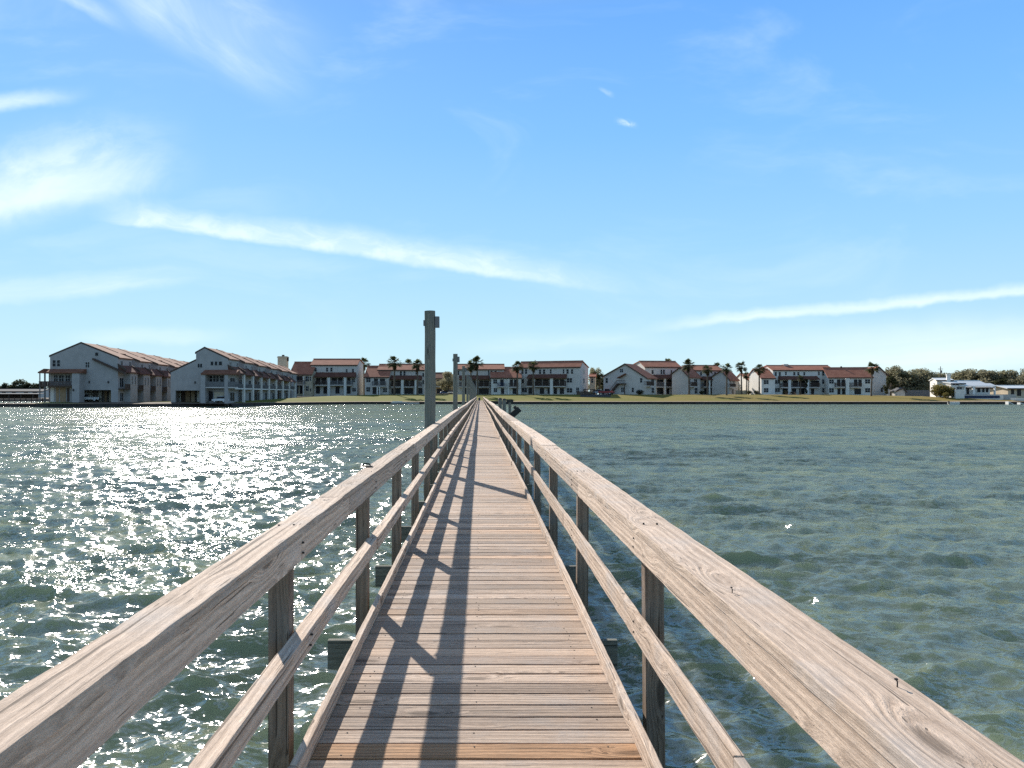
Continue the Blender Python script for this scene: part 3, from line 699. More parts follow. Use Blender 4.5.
class Building:
    def __init__(s, name, face, label, cat='building', group=None):
        s.root = empty(name, (face.O.x, face.O.y, face.zb), label, cat, group); s.f = face
    def mb(s, f=None): return MB((f or s.f).mat(s.root))
    def part(s, mb, name, mat, parent=None, **k):
        return mb.build(name, mat, parent or s.root, **k)
    def window(s, x0, x1, y0, y1, f=None, v=0.0, frame='frame', mull=True, name='window', pane='glass'):
        f = f or s.f; u0, wt = f.hit(x0, y0, v); u1, wt1 = f.hit(x1, y1, v); w1 = f.hit((x0 + x1) / 2, y0, v)[1]; w0 = f.hit((x0 + x1) / 2, y1, v)[1]
        if u1 < u0: u0, u1 = u1, u0
        w0 = max(w0, 0.05); t = min(.045, (u1 - u0) * .08)
        m = s.mb(f)
        m.box(u0, u0 + t, v - .07, v - .003, w0, w1); m.box(u1 - t, u1, v - .07, v - .003, w0, w1)
        m.box(u0 + t, u1 - t, v - .07, v - .003, w1 - t, w1); m.box(u0 + t, u1 - t, v - .07, v - .003, w0, w0 + t)
        if mull and u1 - u0 > .9: m.box((u0 + u1) / 2 - .04, (u0 + u1) / 2 + .04, v - .065, v - .003, w0 + t, w1 - t)
        if mull and w1 - w0 > 1.0: m.box(u0 + t, u1 - t, v - .06, v - .003, (w0 + w1) / 2 - .03, (w0 + w1) / 2 + .03)
        fr = s.part(m, name, M[frame])
        g_ = s.mb(f); g_.box(u0 + t, u1 - t, v - .03, v - .004, w0 + t, w1 - t); s.part(g_, 'pane', M[pane], fr)
    def windows(s, lst, f=None, **k):
        for w in lst: s.window(*w, f=f, **k)
    def column(s, x0, x1, ytop, v=-2.0, f=None, mat='white', ybot=None):
        f = f or s.f; u0, w = f.hit(x0, ytop, v); u1, _ = f.hit(x1, ytop, v); m = s.mb(f)
        wb = -.6 if ybot is None else f.hit(x0, ybot, v)[1]
        m.box(u0, u1, v, v + .45, wb, w); m.box(u0 - .06, u1 + .06, v - .06, v + .51, w - .25, w - .003)
        s.part(m, 'column', M[mat])
    def balcony(s, x0, x1, ytop, ybot, v=-1.9, f=None, rail='brown', floor='stucco', solid=False, back=0.0):
        f = f or s.f; u0, wt = f.hit(x0, ytop, v); u1, wt2 = f.hit(x1, ytop, v); wb = f.hit((x0 + x1) / 2, ybot, v)[1]; wt = (wt + wt2) / 2
        m = s.mb(f); m.box(u0, u1, v, back - .004, wb - .15, wb + .1); o = s.part(m, 'balcony', M[floor])
        r = s.mb(f)
        r.box(u0 + .02, u1 - .02, v + .02, v + .1, wt - .09, wt); r.box(u0 + .02, u1 - .02, v + .03, v + .09, wb + .16, wb + .24)
        n = max(2, int((u1 - u0) / .2))
        for i in range(n + 1):
            c = u0 + .06 + (u1 - u0 - .12) * i / n; hw = .08 if solid else .04
            r.box(c - hw, c + hw, v + .035, v + .085, wb + .24, wt - .09)
        for c in (u0 + .05, u1 - .05):
            r.box(c - .03, c + .03, v + .1, back - .05, wt - .09, wt); 
            nn = max(1, int((back - v) / .3))
            for j in range(nn): yj = v + .15 + (back - v - .2) * j / nn; r.box(c - .025, c + .025, yj, yj + .06, wb + .1, wt - .09)
        s.part(r, 'railing', M[rail], o)
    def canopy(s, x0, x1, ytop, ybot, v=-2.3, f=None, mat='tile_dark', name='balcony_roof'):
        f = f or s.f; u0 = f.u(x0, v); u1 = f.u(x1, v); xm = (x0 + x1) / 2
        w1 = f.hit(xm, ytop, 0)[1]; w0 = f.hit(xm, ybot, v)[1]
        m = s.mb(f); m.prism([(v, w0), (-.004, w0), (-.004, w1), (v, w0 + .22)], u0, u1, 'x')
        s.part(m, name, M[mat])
    def block(s, x0, x1, yeave, yridge, D=12.0, vr=5.0, f=None, wall='stucco', tile='tile', back=0.55, over=.28, ridgeup=True):
        """solid block, ridge parallel to the facade"""
        f = f or s.f; u0, u1 = f.u(x0), f.u(x1); xm = (x0 + x1) / 2
        he = f.hit(xm, yeave)[1]; hr = f.hit(xm, yridge, vr)[1]; hb = he + (hr - he) * (1 - back) if back < 1 else he
        m = s.mb(f); m.prism([(0, -.8), (0, he), (vr, hr), (D, hb), (D, -.8)], u0, u1, 'x'); s.part(m, 'wall', M[wall])
        k = (hr - he) / vr; kb = (hr - hb) / (D - vr)
        r = s.mb(f); slab(r, (-over, he - over * k + .01), (vr, hr + .01), u0 - over, u1 + over, .24); slab(r, (vr + .002, hr + .01), (D + over, hb - over * kb + .01), u0 - over, u1 + over, .24)
        r.box(u0 - over - .02, u1 + over + .02, vr - .18, vr + .18, hr + .18, hr + .36)
        n = int((u1 - u0) / .9)
        s.part(r, 'roof', M[tile])
        fa = s.mb(f); fa.box(u0 - over, u1 + over, -over - .06, -over - .003, he - over * k - .12, he - over * k + .2); s.part(fa, 'fascia', M['brown'])
        return u0, u1, he, hr
    def gable(s, x0, x1, xr, yl, yr_, yt, D=12.0, f=None, wall='stucco', tile='tile', over=.45, name='wall'):
        """solid block, gable end on the facade (ridge runs back)"""
        f = f or s.f; u0, wl = f.hit(x0, yl); u1, wr = f.hit(x1, yr_); ur, wt = f.hit(xr, yt)
        m = s.mb(f); m.prism([(u0, -.8), (u1, -.8), (u1, wr), (ur, wt), (u0, wl)], 0, D, 'y'); s.part(m, name, M[wall])
        r = s.mb(f)
        kl = (wt - wl) / (ur - u0); kr = (wt - wr) / (u1 - ur); th = .26
        r.prism([(u0 - over, wl - over * kl + .01), (ur, wt + .01), (ur, wt + .01 + th), (u0 - over, wl - over * kl + .01 + th)], -over, D + over, 'y')
        r.prism([(ur + .002, wt + .01), (u1 + over, wr - over * kr + .01), (u1 + over, wr - over * kr + .01 + th), (ur + .002, wt + .01 + th)], -over, D + over, 'y')
        s.part(r, 'roof', M[tile])
        fa = s.mb(f)
        for (a, b_) in (((u0 - over, wl - over * kl), (ur, wt)), ((ur, wt), (u1 + over, wr - over * kr))):
            fa.prism([(a[0], a[1] - .1), (b_[0], b_[1] - .1), (b_[0], b_[1] + .3), (a[0], a[1] + .3)], -over - .08, -over - .003, 'y')
        s.part(fa, 'fascia', M['brown'])
        return u0, u1, ur, wl, wr, wt


CG = 'red roofed condominiums along the shore'
def side_face(f, u, sgn=1):
    """facade plane on the right-hand end of face f at local u, running back"""
    n = Face.__new__(Face); n.a = f.a + R(90); n.zb = f.zb
    n.O = f.O + f.d * u; n.d = Vector((math.cos(n.a), math.sin(n.a))); return n


def local_window(b, f, u0, u1, w0, w1, name='window', frame='frame', pane='glass'):
    t = .08; m = b.mb(f)
    m.box(u0, u0 + t, -.07, -.003, w0, w1); m.box(u1 - t, u1, -.07, -.003, w0, w1); m.box(u0 + t, u1 - t, -.07, -.003, w1 - t, w1); m.box(u0 + t, u1 - t, -.07, -.003, w0, w0 + t)
    m.box((u0 + u1) / 2 - .035, (u0 + u1) / 2 + .035, -.06, -.003, w0 + t, w1 - t)
    o = b.part(m, name, M[frame]); g_ = b.mb(f); g_.box(u0 + t, u1 - t, -.03, -.004, w0 + t, w1 - t); b.part(g_, 'pane', M[pane], o)


# --- the two long buildings on the left, gable ends towards the water
def tower_row(name, label, px0, px1, pxr, yl, yr_, yt, Y, units, UL, car, step=None, cut=3.6, seg=.62):
    f = Face(px0, Y, 0.0, 402.0); b = Building(name, f, label, 'condominium', CG)
    u0, wl = f.hit(px0, yl); u1, wr = f.hit(px1, yr_); ur, wt = f.hit(pxr, yt)
    if step: us, ws_hi = f.hit(step[0], step[1]); ws_lo = f.hit(step[0], step[2])[1]
    else: us, ws_hi, ws_lo = u0, wl, wl
    cu0, cw = f.hit(car[0], car[2]); cu1, _ = f.hit(car[1], car[2]); wm = cw
    kl = (wt - ws_hi) / (ur - us); kr = (wt - wr) / (u1 - ur); ov = .25
    def outline(bot, dz, right, ins=0.0):
        pts = [(u0 + ins, bot), (right, bot), (right, wt + dz - kr * (right - ur)), (ur, wt + dz), (us + ins, ws_hi + dz)]
        if step: pts += [(us + ins, ws_lo + dz), (u0 + ins, wl + dz)]
        return pts
    m = b.mb()
    m.prism(outline(wm, 0, u1), 0, .4, 'y')
    m.box(u0, cu0, 0, .4, -.8, wm - .001); m.box(cu1, u1, 0, .4, -.8, wm - .001)
    for a, c in ((u0, u0 + .3), (u1 - .3, u1)): m.box(a, c, .402, 6.5, -.8, min(wl, wr) - .5)
    m.box(u0 + .301, u1 - .301, .402, 6.5, wm, wm + .2)
    rr_ = b.mb()
    def roof_seg(a, c, dz, right):
        fa = b.mb()
        rr_.prism([(us - ov, ws_hi - ov * kl + dz), (ur, wt + dz + .01), (ur, wt + dz + .27), (us - ov, ws_hi - ov * kl + dz + .26)], a, c, 'y')
        e = right + .25; we = wt + dz - kr * (e - ur)
        rr_.prism([(ur + .002, wt + dz + .01), (e, we), (e, we + .26), (ur + .002, wt + dz + .27)], a, c, 'y')
        lines = [((us - ov, ws_hi - ov * kl + dz), (ur, wt + dz)), ((ur, wt + dz), (e, we))]
        if step:
            k2 = (ws_lo - wl) / (us - u0)
            rr_.prism([(u0 - ov, wl - ov * k2 + dz), (us - .01, ws_lo + dz), (us - .01, ws_lo + dz + .26), (u0 - ov, wl - ov * k2 + dz + .26)], a, c, 'y')
            lines.append(((u0 - ov, wl - ov * k2 + dz), (us, ws_lo + dz)))
        for (p, q_) in lines:
            fa.prism([(p[0], p[1] - .05), (q_[0], q_[1] - .05), (q_[0], q_[1] + .42), (p[0], p[1] + .42)], a - .12, a - .003, 'y')
        b.part(fa, 'fascia', M['brown'])
    for i in range(units):
        v0 = .41 + i * UL; vm_ = .4 + (i + seg) * UL; v1 = .4 + (i + 1) * UL; dz = -.33 * i
        if i == 0:
            m.prism(outline(wm + .21, dz, u1 - .01, .31), v0, 6.5, 'y'); m.prism(outline(-.8, dz, u1 - .01, .31), 6.5, vm_, 'y')
        else: m.prism(outline(-.8, dz, u1 - .01, .31), v0, vm_, 'y')
        m.prism(outline(-.8, dz - .05, u1 - cut, .31), vm_, v1, 'y')
        roof_seg(v0 - (ov if i == 0 else .25), vm_ + .3, dz, u1)
        roof_seg(vm_ + .302, v1 + .1, dz - .05, u1 - cut)
        g_ = side_face(f, u1)
        n = max(2, int((vm_ - v0) / 2.4))
        for j in range(n):
            s0 = v0 + .7 + (vm_ - v0 - 2.2) * j / (n - 1); local_window(b, g_, s0, s0 + 1.1, wr + dz - 2.0, wr + dz - .5)
    b.part(m, 'wall', M['stucco_grey']); b.part(rr_, 'roof', M['tile_old'])
    return b, f, (u0, u1, ur, wl, wr, wt, cu0, cu1, cw)


# building A
b, f, (u0, u1, ur, wl, wr, wt, cu0, cu1, cw) = tower_row('condominium', 'leftmost long grey condominium with a veranda on its left end and a car port', 50, 118, 81, 356.6, 358.2, 343.6, 168, 6, 10.2, (81.5, 111, 390))
b.windows([(52.5, 56, 360, 366.5), (57, 60.3, 360, 366.5), (85.5, 89.5, 362, 367.5), (95, 98.6, 352.3, 356)])
b.windows([(54, 58, 375, 381.5), (59, 64, 375, 381.5), (65.5, 70.5, 375, 381.5)], name='glass_door')
for (a, c, mt) in ((50.6, 54, 'stucco_white'), (56, 59, 'door'), (60, 66, 'door')):
    q0, q1 = f.u(a), f.u(c); mm = b.mb(); mm.box(q0, q1, -.06, -.003, 0.05, 3.3); b.part(mm, 'door', M[mt])
mm = b.mb(); mm.box(f.u(67), f.u(69.5), -.06, -.003, .05, 3.2); b.part(mm, 'door', M['brown'])
# veranda at the left end, wrapping the corner
va = f.u(38.2, -2.2); vb = f.u(81.5, -2.2); wr0 = f.hit(60, 373.2, -2.2)[1]; wr1 = f.hit(60, 369, 0)[1]
mm = b.mb(); mm.prism([(-2.4, wr0), (-.01, wr0), (-.01, wr1), (-2.4, wr0 + .25)], u0, vb, 'x'); mm.prism([(va, wr0), (u0 - .002, wr0), (u0 - .002, wr1), (va, wr0 + .25)], -2.4, 9.0, 'y')
b.part(mm, 'veranda_roof', M['tile_old'])
p0, p1 = f.u(72, -2.2), f.u(79.2, -2.2); mm = b.mb(); mm.box(p0, p1, -2.2, -.004, -.8, wr0 - .003); b.part(mm, 'veranda_pier', M['stucco_grey'])
wb = f.hit(60, 385.5, -2.2)[1]; wt_ = f.hit(60, 381.2, -2.2)[1]
mm = b.mb(); mm.box(va + .1, p0 - .003, -2.2, -.004, wb - .25, wb); mm.box(va + .1, u0 - .004, -.003, 9, wb - .25, wb); bal = b.part(mm, 'balcony', M['brown'])
mm = b.mb(); mm.box(va + .1, p0 - .01, -2.2, -2.1, wt_ - .12, wt_)
k = va + .15
while k < p0 - .1: mm.box(k, k + .09, -2.19, -2.11, wb, wt_ - .12); k += .2
k = -2.0
while k < 9: mm.box(va + .1, va + .18, k, k + .09, wb, wt_); k += .25
b.part(mm, 'railing', M['brown'], bal)
for (uu, vv) in ((va + .2, -2.15), (va + 1.4, -2.15), (u0 - .1, -2.15), (va + .2, 1.5), (va + .2, 4.5), (va + .2, 8.5)):
    mm = b.mb(); mm.box(uu, uu + .18, vv, vv + .18, -1.2, wr0 - .003); b.part(mm, 'veranda_post', M['greyrail'])
# inside the car port
for (a, c, mt) in ((82, 92, 'stucco_white'), (98, 101, 'stucco_white'), (104, 106.4, 'door'), (108.8, 111.2, 'stucco_cream')):
    q0, q1 = f.u(a, 5), f.u(c, 5); mm = b.mb(); mm.box(q0, q1, 5.2, 5.35, 0, 2.7); b.part(mm, 'car_port_panel', M[mt])
# low tiled roof over the right-hand flats and their balconies
def right_side(b, f, u1, wr, units, UL, style):
    sf = side_face(f, u1)
    for i in range(units):
        o = i * UL; dz = -.16 * i
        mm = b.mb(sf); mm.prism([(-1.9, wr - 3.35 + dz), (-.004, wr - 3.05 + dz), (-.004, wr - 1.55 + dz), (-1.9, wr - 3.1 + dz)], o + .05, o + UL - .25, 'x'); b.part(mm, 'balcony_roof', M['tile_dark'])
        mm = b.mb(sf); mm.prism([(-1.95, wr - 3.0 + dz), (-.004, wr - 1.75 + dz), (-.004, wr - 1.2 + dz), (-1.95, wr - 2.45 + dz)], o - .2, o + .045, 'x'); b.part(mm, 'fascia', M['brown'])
        g_ = side_face(f, u1)
        if style == 'bay':
            mm = b.mb(sf); mm.box(o + UL * .42, o + UL * .95, -1.5, -.004, -.8, wr - 3.36 + dz); b.part(mm, 'bay', M['stucco_grey'])
            bf = side_face(f, u1 + 1.5)
            for s0 in (.50, .72): local_window(b, bf, o + UL * s0, o + UL * s0 + .8, 4.0 + dz, 6.1 + dz); 
            local_window(b, g_, o + .6, o + 2.6, 3.4 + dz, 5.6 + dz, 'glass_door'); local_window(b, g_, o + .8, o + 2.4, .1, 2.2, 'glass_door')
            ff = b.mb(sf); ff.box(o + .1, o + UL * .4, -1.6, -.004, 2.9 + dz, 3.1 + dz); bo = b.part(ff, 'balcony', M['brown'])
            rl = b.mb(sf); rl.box(o + .1, o + UL * .4, -1.6, -1.52, 4.05 + dz, 4.15 + dz)
            for j in range(12): q0 = o + .12 + (UL * .4 - .3) * j / 11; rl.box(q0, q0 + .09, -1.59, -1.53, 3.1 + dz, 4.05 + dz)
            b.part(rl, 'railing', M['brown'], bo)
        else:
            mm = b.mb(sf); mm.box(o + UL - .6, o + UL - .05, -1.75, -1.2, -.8, wr - 3.36 + dz); b.part(mm, 'column', M['white'])
            local_window(b, g_, o + 1.2, o + 4.6, 3.4 + dz, 5.6 + dz, 'glass_door'); local_window(b, g_, o + 1.2, o + 4.4, .1, 2.3, 'glass_door')
            ff = b.mb(sf); ff.box(o + .1, o + UL - .62, -1.5, -.004, 2.95, 3.2); bo = b.part(ff, 'balcony', M['white'])
            rl = b.mb(sf); rl.box(o + .1, o + UL - .62, -1.48, -1.4, 4.1, 4.2)
            for j in range(24): q0 = o + .12 + (UL - .9) * j / 23; rl.box(q0, q0 + .08, -1.47, -1.41, 3.2, 4.1)
            b.part(rl, 'railing', M['greyrail'], bo)
right_side(b, f, u1, wr, 8, 6.7, 'bay')
# tiled strip of the lower roof running across the gable wall
e0, z0_ = f.hit(94, 358.6); e1, z1_ = f.hit(118, 369.4)
mm = b.mb(); mm.prism([(e0, z0_ - .35), (e1 + 1.9, z1_ - .35 - 1.9 * .42), (e1 + 1.9, z1_ + .1 - 1.9 * .42), (e0, z0_ + .1)], -.8, -.004, 'y'); b.part(mm, 'lower_roof', M['brown'])
for (a, y_) in ((89.5, 382), (108.5, 382), (73.5, 390)):
    q0, w_ = f.hit(a, y_, 0 if a > 80 else -2.2); mm = b.mb(); v_ = 0 if a > 80 else -2.2; mm.box(q0 - .12, q0 + .12, v_ - .2, v_ - .004, w_ - .25, w_ + .25); b.part(mm, 'wall_lamp', M['iron'])

# building B
b, f, (u0, u1, ur, wl, wr, wt, cu0, cu1, cw) = tower_row('condominium', 'long grey condominium second from left with a row of white columns down its side', 170.7, 228, 204.5, 372.6, 359.2, 348.4, 168, 6, 11.2, (175.5, 199.5, 390.5), step=(196.0, 353.2, 360.8))
b.windows([(184.5, 188, 364.5, 367.8), (189, 192.5, 364.5, 367.8)] if False else [(197.6, 202.4, 363.5, 367.8), (210.5, 213.6, 361.3, 365.5), (214.6, 217.6, 361.3, 365.5), (218.6, 222.2, 361.3, 365.5)])
q0, q1 = f.u(201, -2.4), f.u(236, -2.4); wr0 = f.hit(215, 374.6, -2.4)[1]; wr1 = f.hit(215, 369.8, 0)[1]
mm = b.mb(); mm.prism([(-2.6, wr0), (-.004, wr0), (-.004, wr1), (-2.6, wr0 + .25)], q0, q1, 'x'); b.part(mm, 'veranda_roof', M['tile_old'])
for (a, c) in ((200.6, 205.2), (224.4, 227.8)):
    p0, p1 = f.u(a, -2.3), f.u(c, -2.3); mm = b.mb(); mm.box(p0, p1, -2.3, -.004 if a < 210 else -1.8, -.8, wr0 - .003); b.part(mm, 'veranda_pier', M['stucco_grey'])
b.balcony(205.3, 235, 381.7, 387.4, v=-2.2, rail='greyrail', solid=True)
b.windows([(206.5, 212.5, 375.5, 382), (213, 219, 375.5, 382), (220, 228, 375.5, 382)], name='glass_door')
b.windows([(209, 213, 391, 401), ], name='door', frame='brown')
for (a, c, mt) in ((214, 224, 'stucco_cream'),):
    p0, p1 = f.u(a), f.u(c); mm = b.mb(); mm.box(p0, p1, -.06, -.003, .05, 2.3); b.part(mm, 'garage_door', M[mt])
for (a, c, mt) in ((176, 180.6, 'stucco_white'), (181.4, 184.4, 'brown'), (185, 189.5, 'door'), (190.6, 194.4, 'stucco_tan'), (196.8, 199.4, 'stucco_white')):
    p0, p1 = f.u(a, 4), f.u(c, 4); mm = b.mb(); mm.box(p0, p1, 4.2, 4.35, 0, 2.7); b.part(mm, 'car_port_panel', M[mt])
p0, w_ = f.hit(195.2, 382.5); mm = b.mb(); mm.box(p0 - .12, p0 + .12, -.2, -.004, w_ - .25, w_ + .25); b.part(mm, 'wall_lamp', M['iron'])
right_side(b, f, u1, wr, 8, 6.9, 'columns')

# --- C: pale block with a chimney, left of the pier
f = Face(313, 240, 0, 394.2); b = Building('condominium', f, 'grey three storey condominium with a square cream chimney at its left end', 'condominium', CG)
b.block(311, 357, 365.2, 359.6, D=13, vr=5)
b.windows([(310.8 + .6, 313, 368, 371.6), (314.3, 316.8, 368, 371.6), (326, 328.2, 367.6, 371.6), (330.3, 332.6, 367.6, 371.6), (345.8, 347.6, 369, 372.3), (352, 354, 368.8, 372.6), (352, 355, 378.5, 382.3), (352, 356, 388, 391.6)])
b.canopy(314.5, 355, 372.3, 377.2)
b.column(327.4, 330, 377.2); b.column(343.8, 346.3, 377.2)
b.balcony(315, 327.2, 380.8, 385.2); b.balcony(330.2, 343.6, 380.8, 385.2, rail='greyrail'); b.balcony(346.5, 352, 380.8, 385.2, rail='greyrail')
b.windows([(316, 320.5, 378, 384), (321.5, 326, 378, 384), (332, 337, 378, 384), (338, 342.5, 378, 384), (347.5, 350.5, 378, 384), (316, 320, 386.6, 393.6), (323.5, 327, 387, 393.6), (335.5, 339.5, 386.6, 393.6), (347, 350.6, 386.6, 393.6)], name='glass_door', frame='brown')
f2 = Face(290, 236, 0, 394.2)
b.block(290, 311.5, 374.6, 362.6, D=10, vr=7, f=f2, wall='stucco_cream', back=.5)
b.windows([(305.4, 309, 376.2, 381.2), (309.6, 311.2, 376.5, 380.8), (306, 308.8, 386, 391), (309.9, 311.2, 388.3, 391.3)], f=f2)
b.windows([(296.3, 298.4, 385.4, 393.7), (300, 302.6, 385.4, 393.7), (295.5, 303.5, 376, 382)], f=f2, name='glass_door', frame='brown')
b.balcony(293.5, 304.5, 380.2, 384.8, v=-1.5, f=f2, rail='greyrail'); b.column(302.8, 303.8, 376.5, v=-1.4, f=f2)
f3 = Face(277, 243, 0, 394.2)
mm = b.mb(f3); a0, w_ = f3.hit(277.6, 356.2); a1, _ = f3.hit(286.4, 356.2); mm.box(a0, a1, 0, 2.6, -.8, w_); mm.box(a0 - .15, a1 + .15, -.15, 2.75, w_ - .5, w_ - .2); b.part(mm, 'chimney', M['stucco_cream'])
mm = b.mb(f3); a2, _ = f3.hit(283, 356); mm.box(a0 + 1.2, a0 + 1.9, .8, 1.5, w_, w_ + .5); mm.box(a1 - .3, a1 + .4, .6, 1.6, w_ - 1.6, w_ - .3); b.part(mm, 'flue', M['brown'])

# --- D
f = Face(388, 241, 0, 394.4); b = Building('condominium', f, 'grey condominium with two white columns just left of the nearest tall piling', 'condominium', CG)
b.block(378, 426.5, 370.2, 364.8, D=13, vr=5)
b.windows([(383.8, 386, 370.8, 375.2), (387, 389.2, 370.8, 375.2), (399.8, 402, 371.2, 375.6), (403.4, 405.6, 371.2, 375.6), (415.5, 417, 370.8, 374.6), (422.4, 424.3, 373, 376.8), (422.4, 424.3, 380, 384)])
b.canopy(390, 421.5, 375.4, 379.6)
b.column(401, 403.6, 379.6); b.column(414.6, 417, 379.6)
b.balcony(391, 400.8, 382, 387); b.balcony(403.8, 414.4, 382, 387); b.balcony(417.2, 421.5, 382, 387)
b.windows([(391.5, 396, 380.5, 386), (396.5, 400.5, 380.5, 386), (405, 409, 380.5, 386), (410, 414, 380.5, 386), (391.5, 400, 388.4, 393.8), (404.5, 413, 388.4, 393.8), (418.5, 422.5, 388, 393.8)], name='glass_door', frame='brown')
f2 = Face(364, 237, 0, 394.4)
b.block(364.8, 388.5, 377.2, 366.6, D=11, vr=7.5, f=f2, back=.5)
b.windows([(366.2, 370.6, 377.4, 382.2), (366.2, 370.2, 387, 391.6), (383, 387.2, 388, 392.3)], f=f2)
b.windows([(374, 378, 378.6, 385), (380, 385, 378.6, 385), (372.6, 376.4, 387.4, 393.9), (378, 380, 387.4, 393.9)], f=f2, name='glass_door', frame='brown')
b.balcony(372, 385.5, 381.3, 386.2, v=-1.5, f=f2, rail='greyrail'); b.column(376.8, 378, 387, v=-1.45, f=f2); b.column(379, 380, 387, v=-1.45, f=f2)

# --- tan house far behind, in the gap
f = Face(436, 285, -14, 393.8); b = Building('house', f, 'tan two storey house seen in the gap right of the nearest tall piling', 'house')
b.block(428, 446.5, 378.4, 373.2, D=12, vr=4, wall='stucco_tan', tile='tile_old')
b.windows([(436.8, 439, 380.2, 384.2), (442, 444, 380.2, 384.2), (446.8 - 2.2, 446.2, 380.2, 384.2), (436.8, 441.8, 388.6, 393.4)], frame='brown')
b.balcony(434, 446, 384, 386.8, v=-1.5)

# --- E
f = Face(470, 242, 0, 394.5); b = Building('condominium', f, 'grey condominium directly behind the far end of the pier', 'condominium', CG)
b.block(457, 504, 369.6, 364.8, D=13, vr=5)
b.windows([(457.6, 459.4, 371, 375), (488, 489.4, 370.6, 374.8), (490.4, 492.6, 370.8, 375.2), (494.4, 496.4, 370.8, 375.2)])
b.canopy(459, 489.5, 375.3, 379.4)
for x in (463, 476.4): b.column(x, x + 1.3, 379.4)
b.balcony(459, 463, 382, 387); b.balcony(464.4, 476.2, 382, 387); b.balcony(478, 489, 382, 387)
b.windows([(465.5, 470, 380.5, 386.5), (471, 475.5, 380.5, 386.5), (479.5, 483.5, 380.5, 386.5), (484, 488.5, 380.5, 386.5), (465, 475, 388.4, 394), (479, 488.6, 388.4, 394), (490.8, 491.9, 379, 391.5)], name='glass_door', frame='brown')
f2 = Face(490, 238, 0, 394.5)
b.block(491.2, 521.0, 378, 367.8, D=11, vr=7.5, f=f2, wall='stucco_white', back=.5)
b.windows([(493.2, 497.2, 379.2, 383.6), (493.6, 497.2, 388, 392.2)], f=f2)
b.windows([(500.3, 503.6, 379.4, 386), (510, 513, 379.4, 386), (514, 518, 379.4, 386), (501, 504.2, 388.4, 394), (512.6, 516.4, 388.4, 394)], f=f2, name='glass_door', frame='brown')
b.balcony(497.4, 504.6, 382.6, 386.8, v=-1.5, f=f2, rail='navy'); b.balcony(508.6, 518.4, 382.6, 387.4, v=-1.5, f=f2)
b.column(508, 509, 379, v=-1.4, f=f2)

# --- F
f = Face(519, 241, -20, 394.6); b = Building('condominium', f, 'grey condominium right of the pier end with a small cream tower on its right side', 'condominium', CG)
u0, u1, he, hr = b.block(519, 580, 367.4, 362.0, D=13, vr=3.2, back=.9)
b.windows([(521.4, 523.6, 369.2, 374), (525, 527.2, 369.2, 374), (539, 541.2, 369.4, 374), (543, 545.2, 369.4, 374), (550, 551.6, 369.2, 373.6), (562.8, 564.4, 369.2, 373.6), (566.4, 568.8, 369.2, 373.8), (571, 573.2, 369.2, 373.8), (521.6, 524, 379, 383.2),
           (566.8, 572.2, 378, 382.6), (521.8, 527, 387.8, 392.2), (566.8, 572.4, 388, 392.6), (576.2, 579.2, 387.4, 393.2)])
b.canopy(526.5, 565.2, 374.2, 378.4)
b.column(533.0, 534.4, 378.4); b.column(550, 552.8, 378.4)
b.balcony(526.8, 532.8, 381, 386.4); b.balcony(534.6, 549.8, 381, 386.4); b.balcony(553, 565, 381, 386.4)
b.windows([(536, 542, 379.2, 385.8), (543, 548.6, 379.2, 385.8), (554.5, 559, 379.2, 385.8), (560, 564.5, 379.2, 385.8), (528, 532, 379.2, 385.8), (539.8, 544.2, 388, 393.9), (547.6, 549.6, 388, 393.9), (554, 557, 388, 393.9), (560, 564, 388, 393.9), (528.5, 532, 388, 393.9)], name='glass_door', frame='brown')
sf = side_face(f, u1)
b.windows([(583.2, 584.4, 369.4, 373.8), (583.2, 584.4, 378.4, 383.4)], f=sf)
f2 = Face(589.8, 246, -12, 394.6)
b.block(589.6, 595.2, 377, 374.6, D=5, vr=2.5, f=f2, wall='stucco_cream', back=1)
b.windows([(591.2, 593.2, 378.4, 383)], f=f2)

# --- G: gable end with an outside staircase, then its taller neighbour
f = Face(603.5, 240, -33, 394.8); b = Building('condominium', f, 'grey condominium with a long sloping gable end and a brown outside staircase', 'condominium', CG)
u0, u1, ur, wl, wr, wt = b.gable(603.5, 646.5, 625.2, 376.6, 378.0, 364.3, D=9)
b.windows([(605.6, 608, 378, 383), (620, 623.2, 368.8, 372.4), (640, 642.4, 378, 382.6), (631.8, 634, 387.6, 392.2), (621.2, 624, 387.4, 392.4)])
mm = b.mb(); a0, w0_ = f.hit(609.5, 394); a1, w1_ = f.hit(618.5, 383.4); a2 = f.u(626.6)
mm.prism([(a0, 0), (a0 + .5, 0), (a1 + .3, w1_ - .45), (a1, w1_)], -1.5, -.3, 'y'); mm.box(a1, a2, -1.5, -.004, w1_ - .25, w1_); mm.box(a2 - .25, a2, -1.5, -1.25, -.6, w1_ - .26); st = b.part(mm, 'staircase', M['brown'])
mm = b.mb(); mm.prism([(a0, .9), (a0, 1.02), (a1, w1_ + 1.02), (a1, w1_ + .9)], -1.5, -1.42, 'y'); mm.box(a1, a2, -1.5, -1.42, w1_ + .9, w1_ + 1.02)
for i in range(14):
    q0 = a0 + (a1 - a0) * i / 13; h_ = w1_ * i / 13; mm.box(q0, q0 + .06, -1.49, -1.43, h_ + .0, h_ + .92)
for i in range(8): q0 = a1 + (a2 - a1 - .1) * i / 7; mm.box(q0, q0 + .06, -1.49, -1.43, w1_, w1_ + .9)
b.part(mm, 'railing', M['brown'], st)
mm = b.mb(); s0, h0 = f.hit(619, 378); s1, h1 = f.hit(626.5, 374); mm.prism([(s0, h0 - .15), (s1, h1 - .15), (s1, h1 + .15), (s0, h0 + .15)], -1.6, -.004, 'y'); b.part(mm, 'stair_roof', M['tile_old'])
sf = side_face(f, u1)
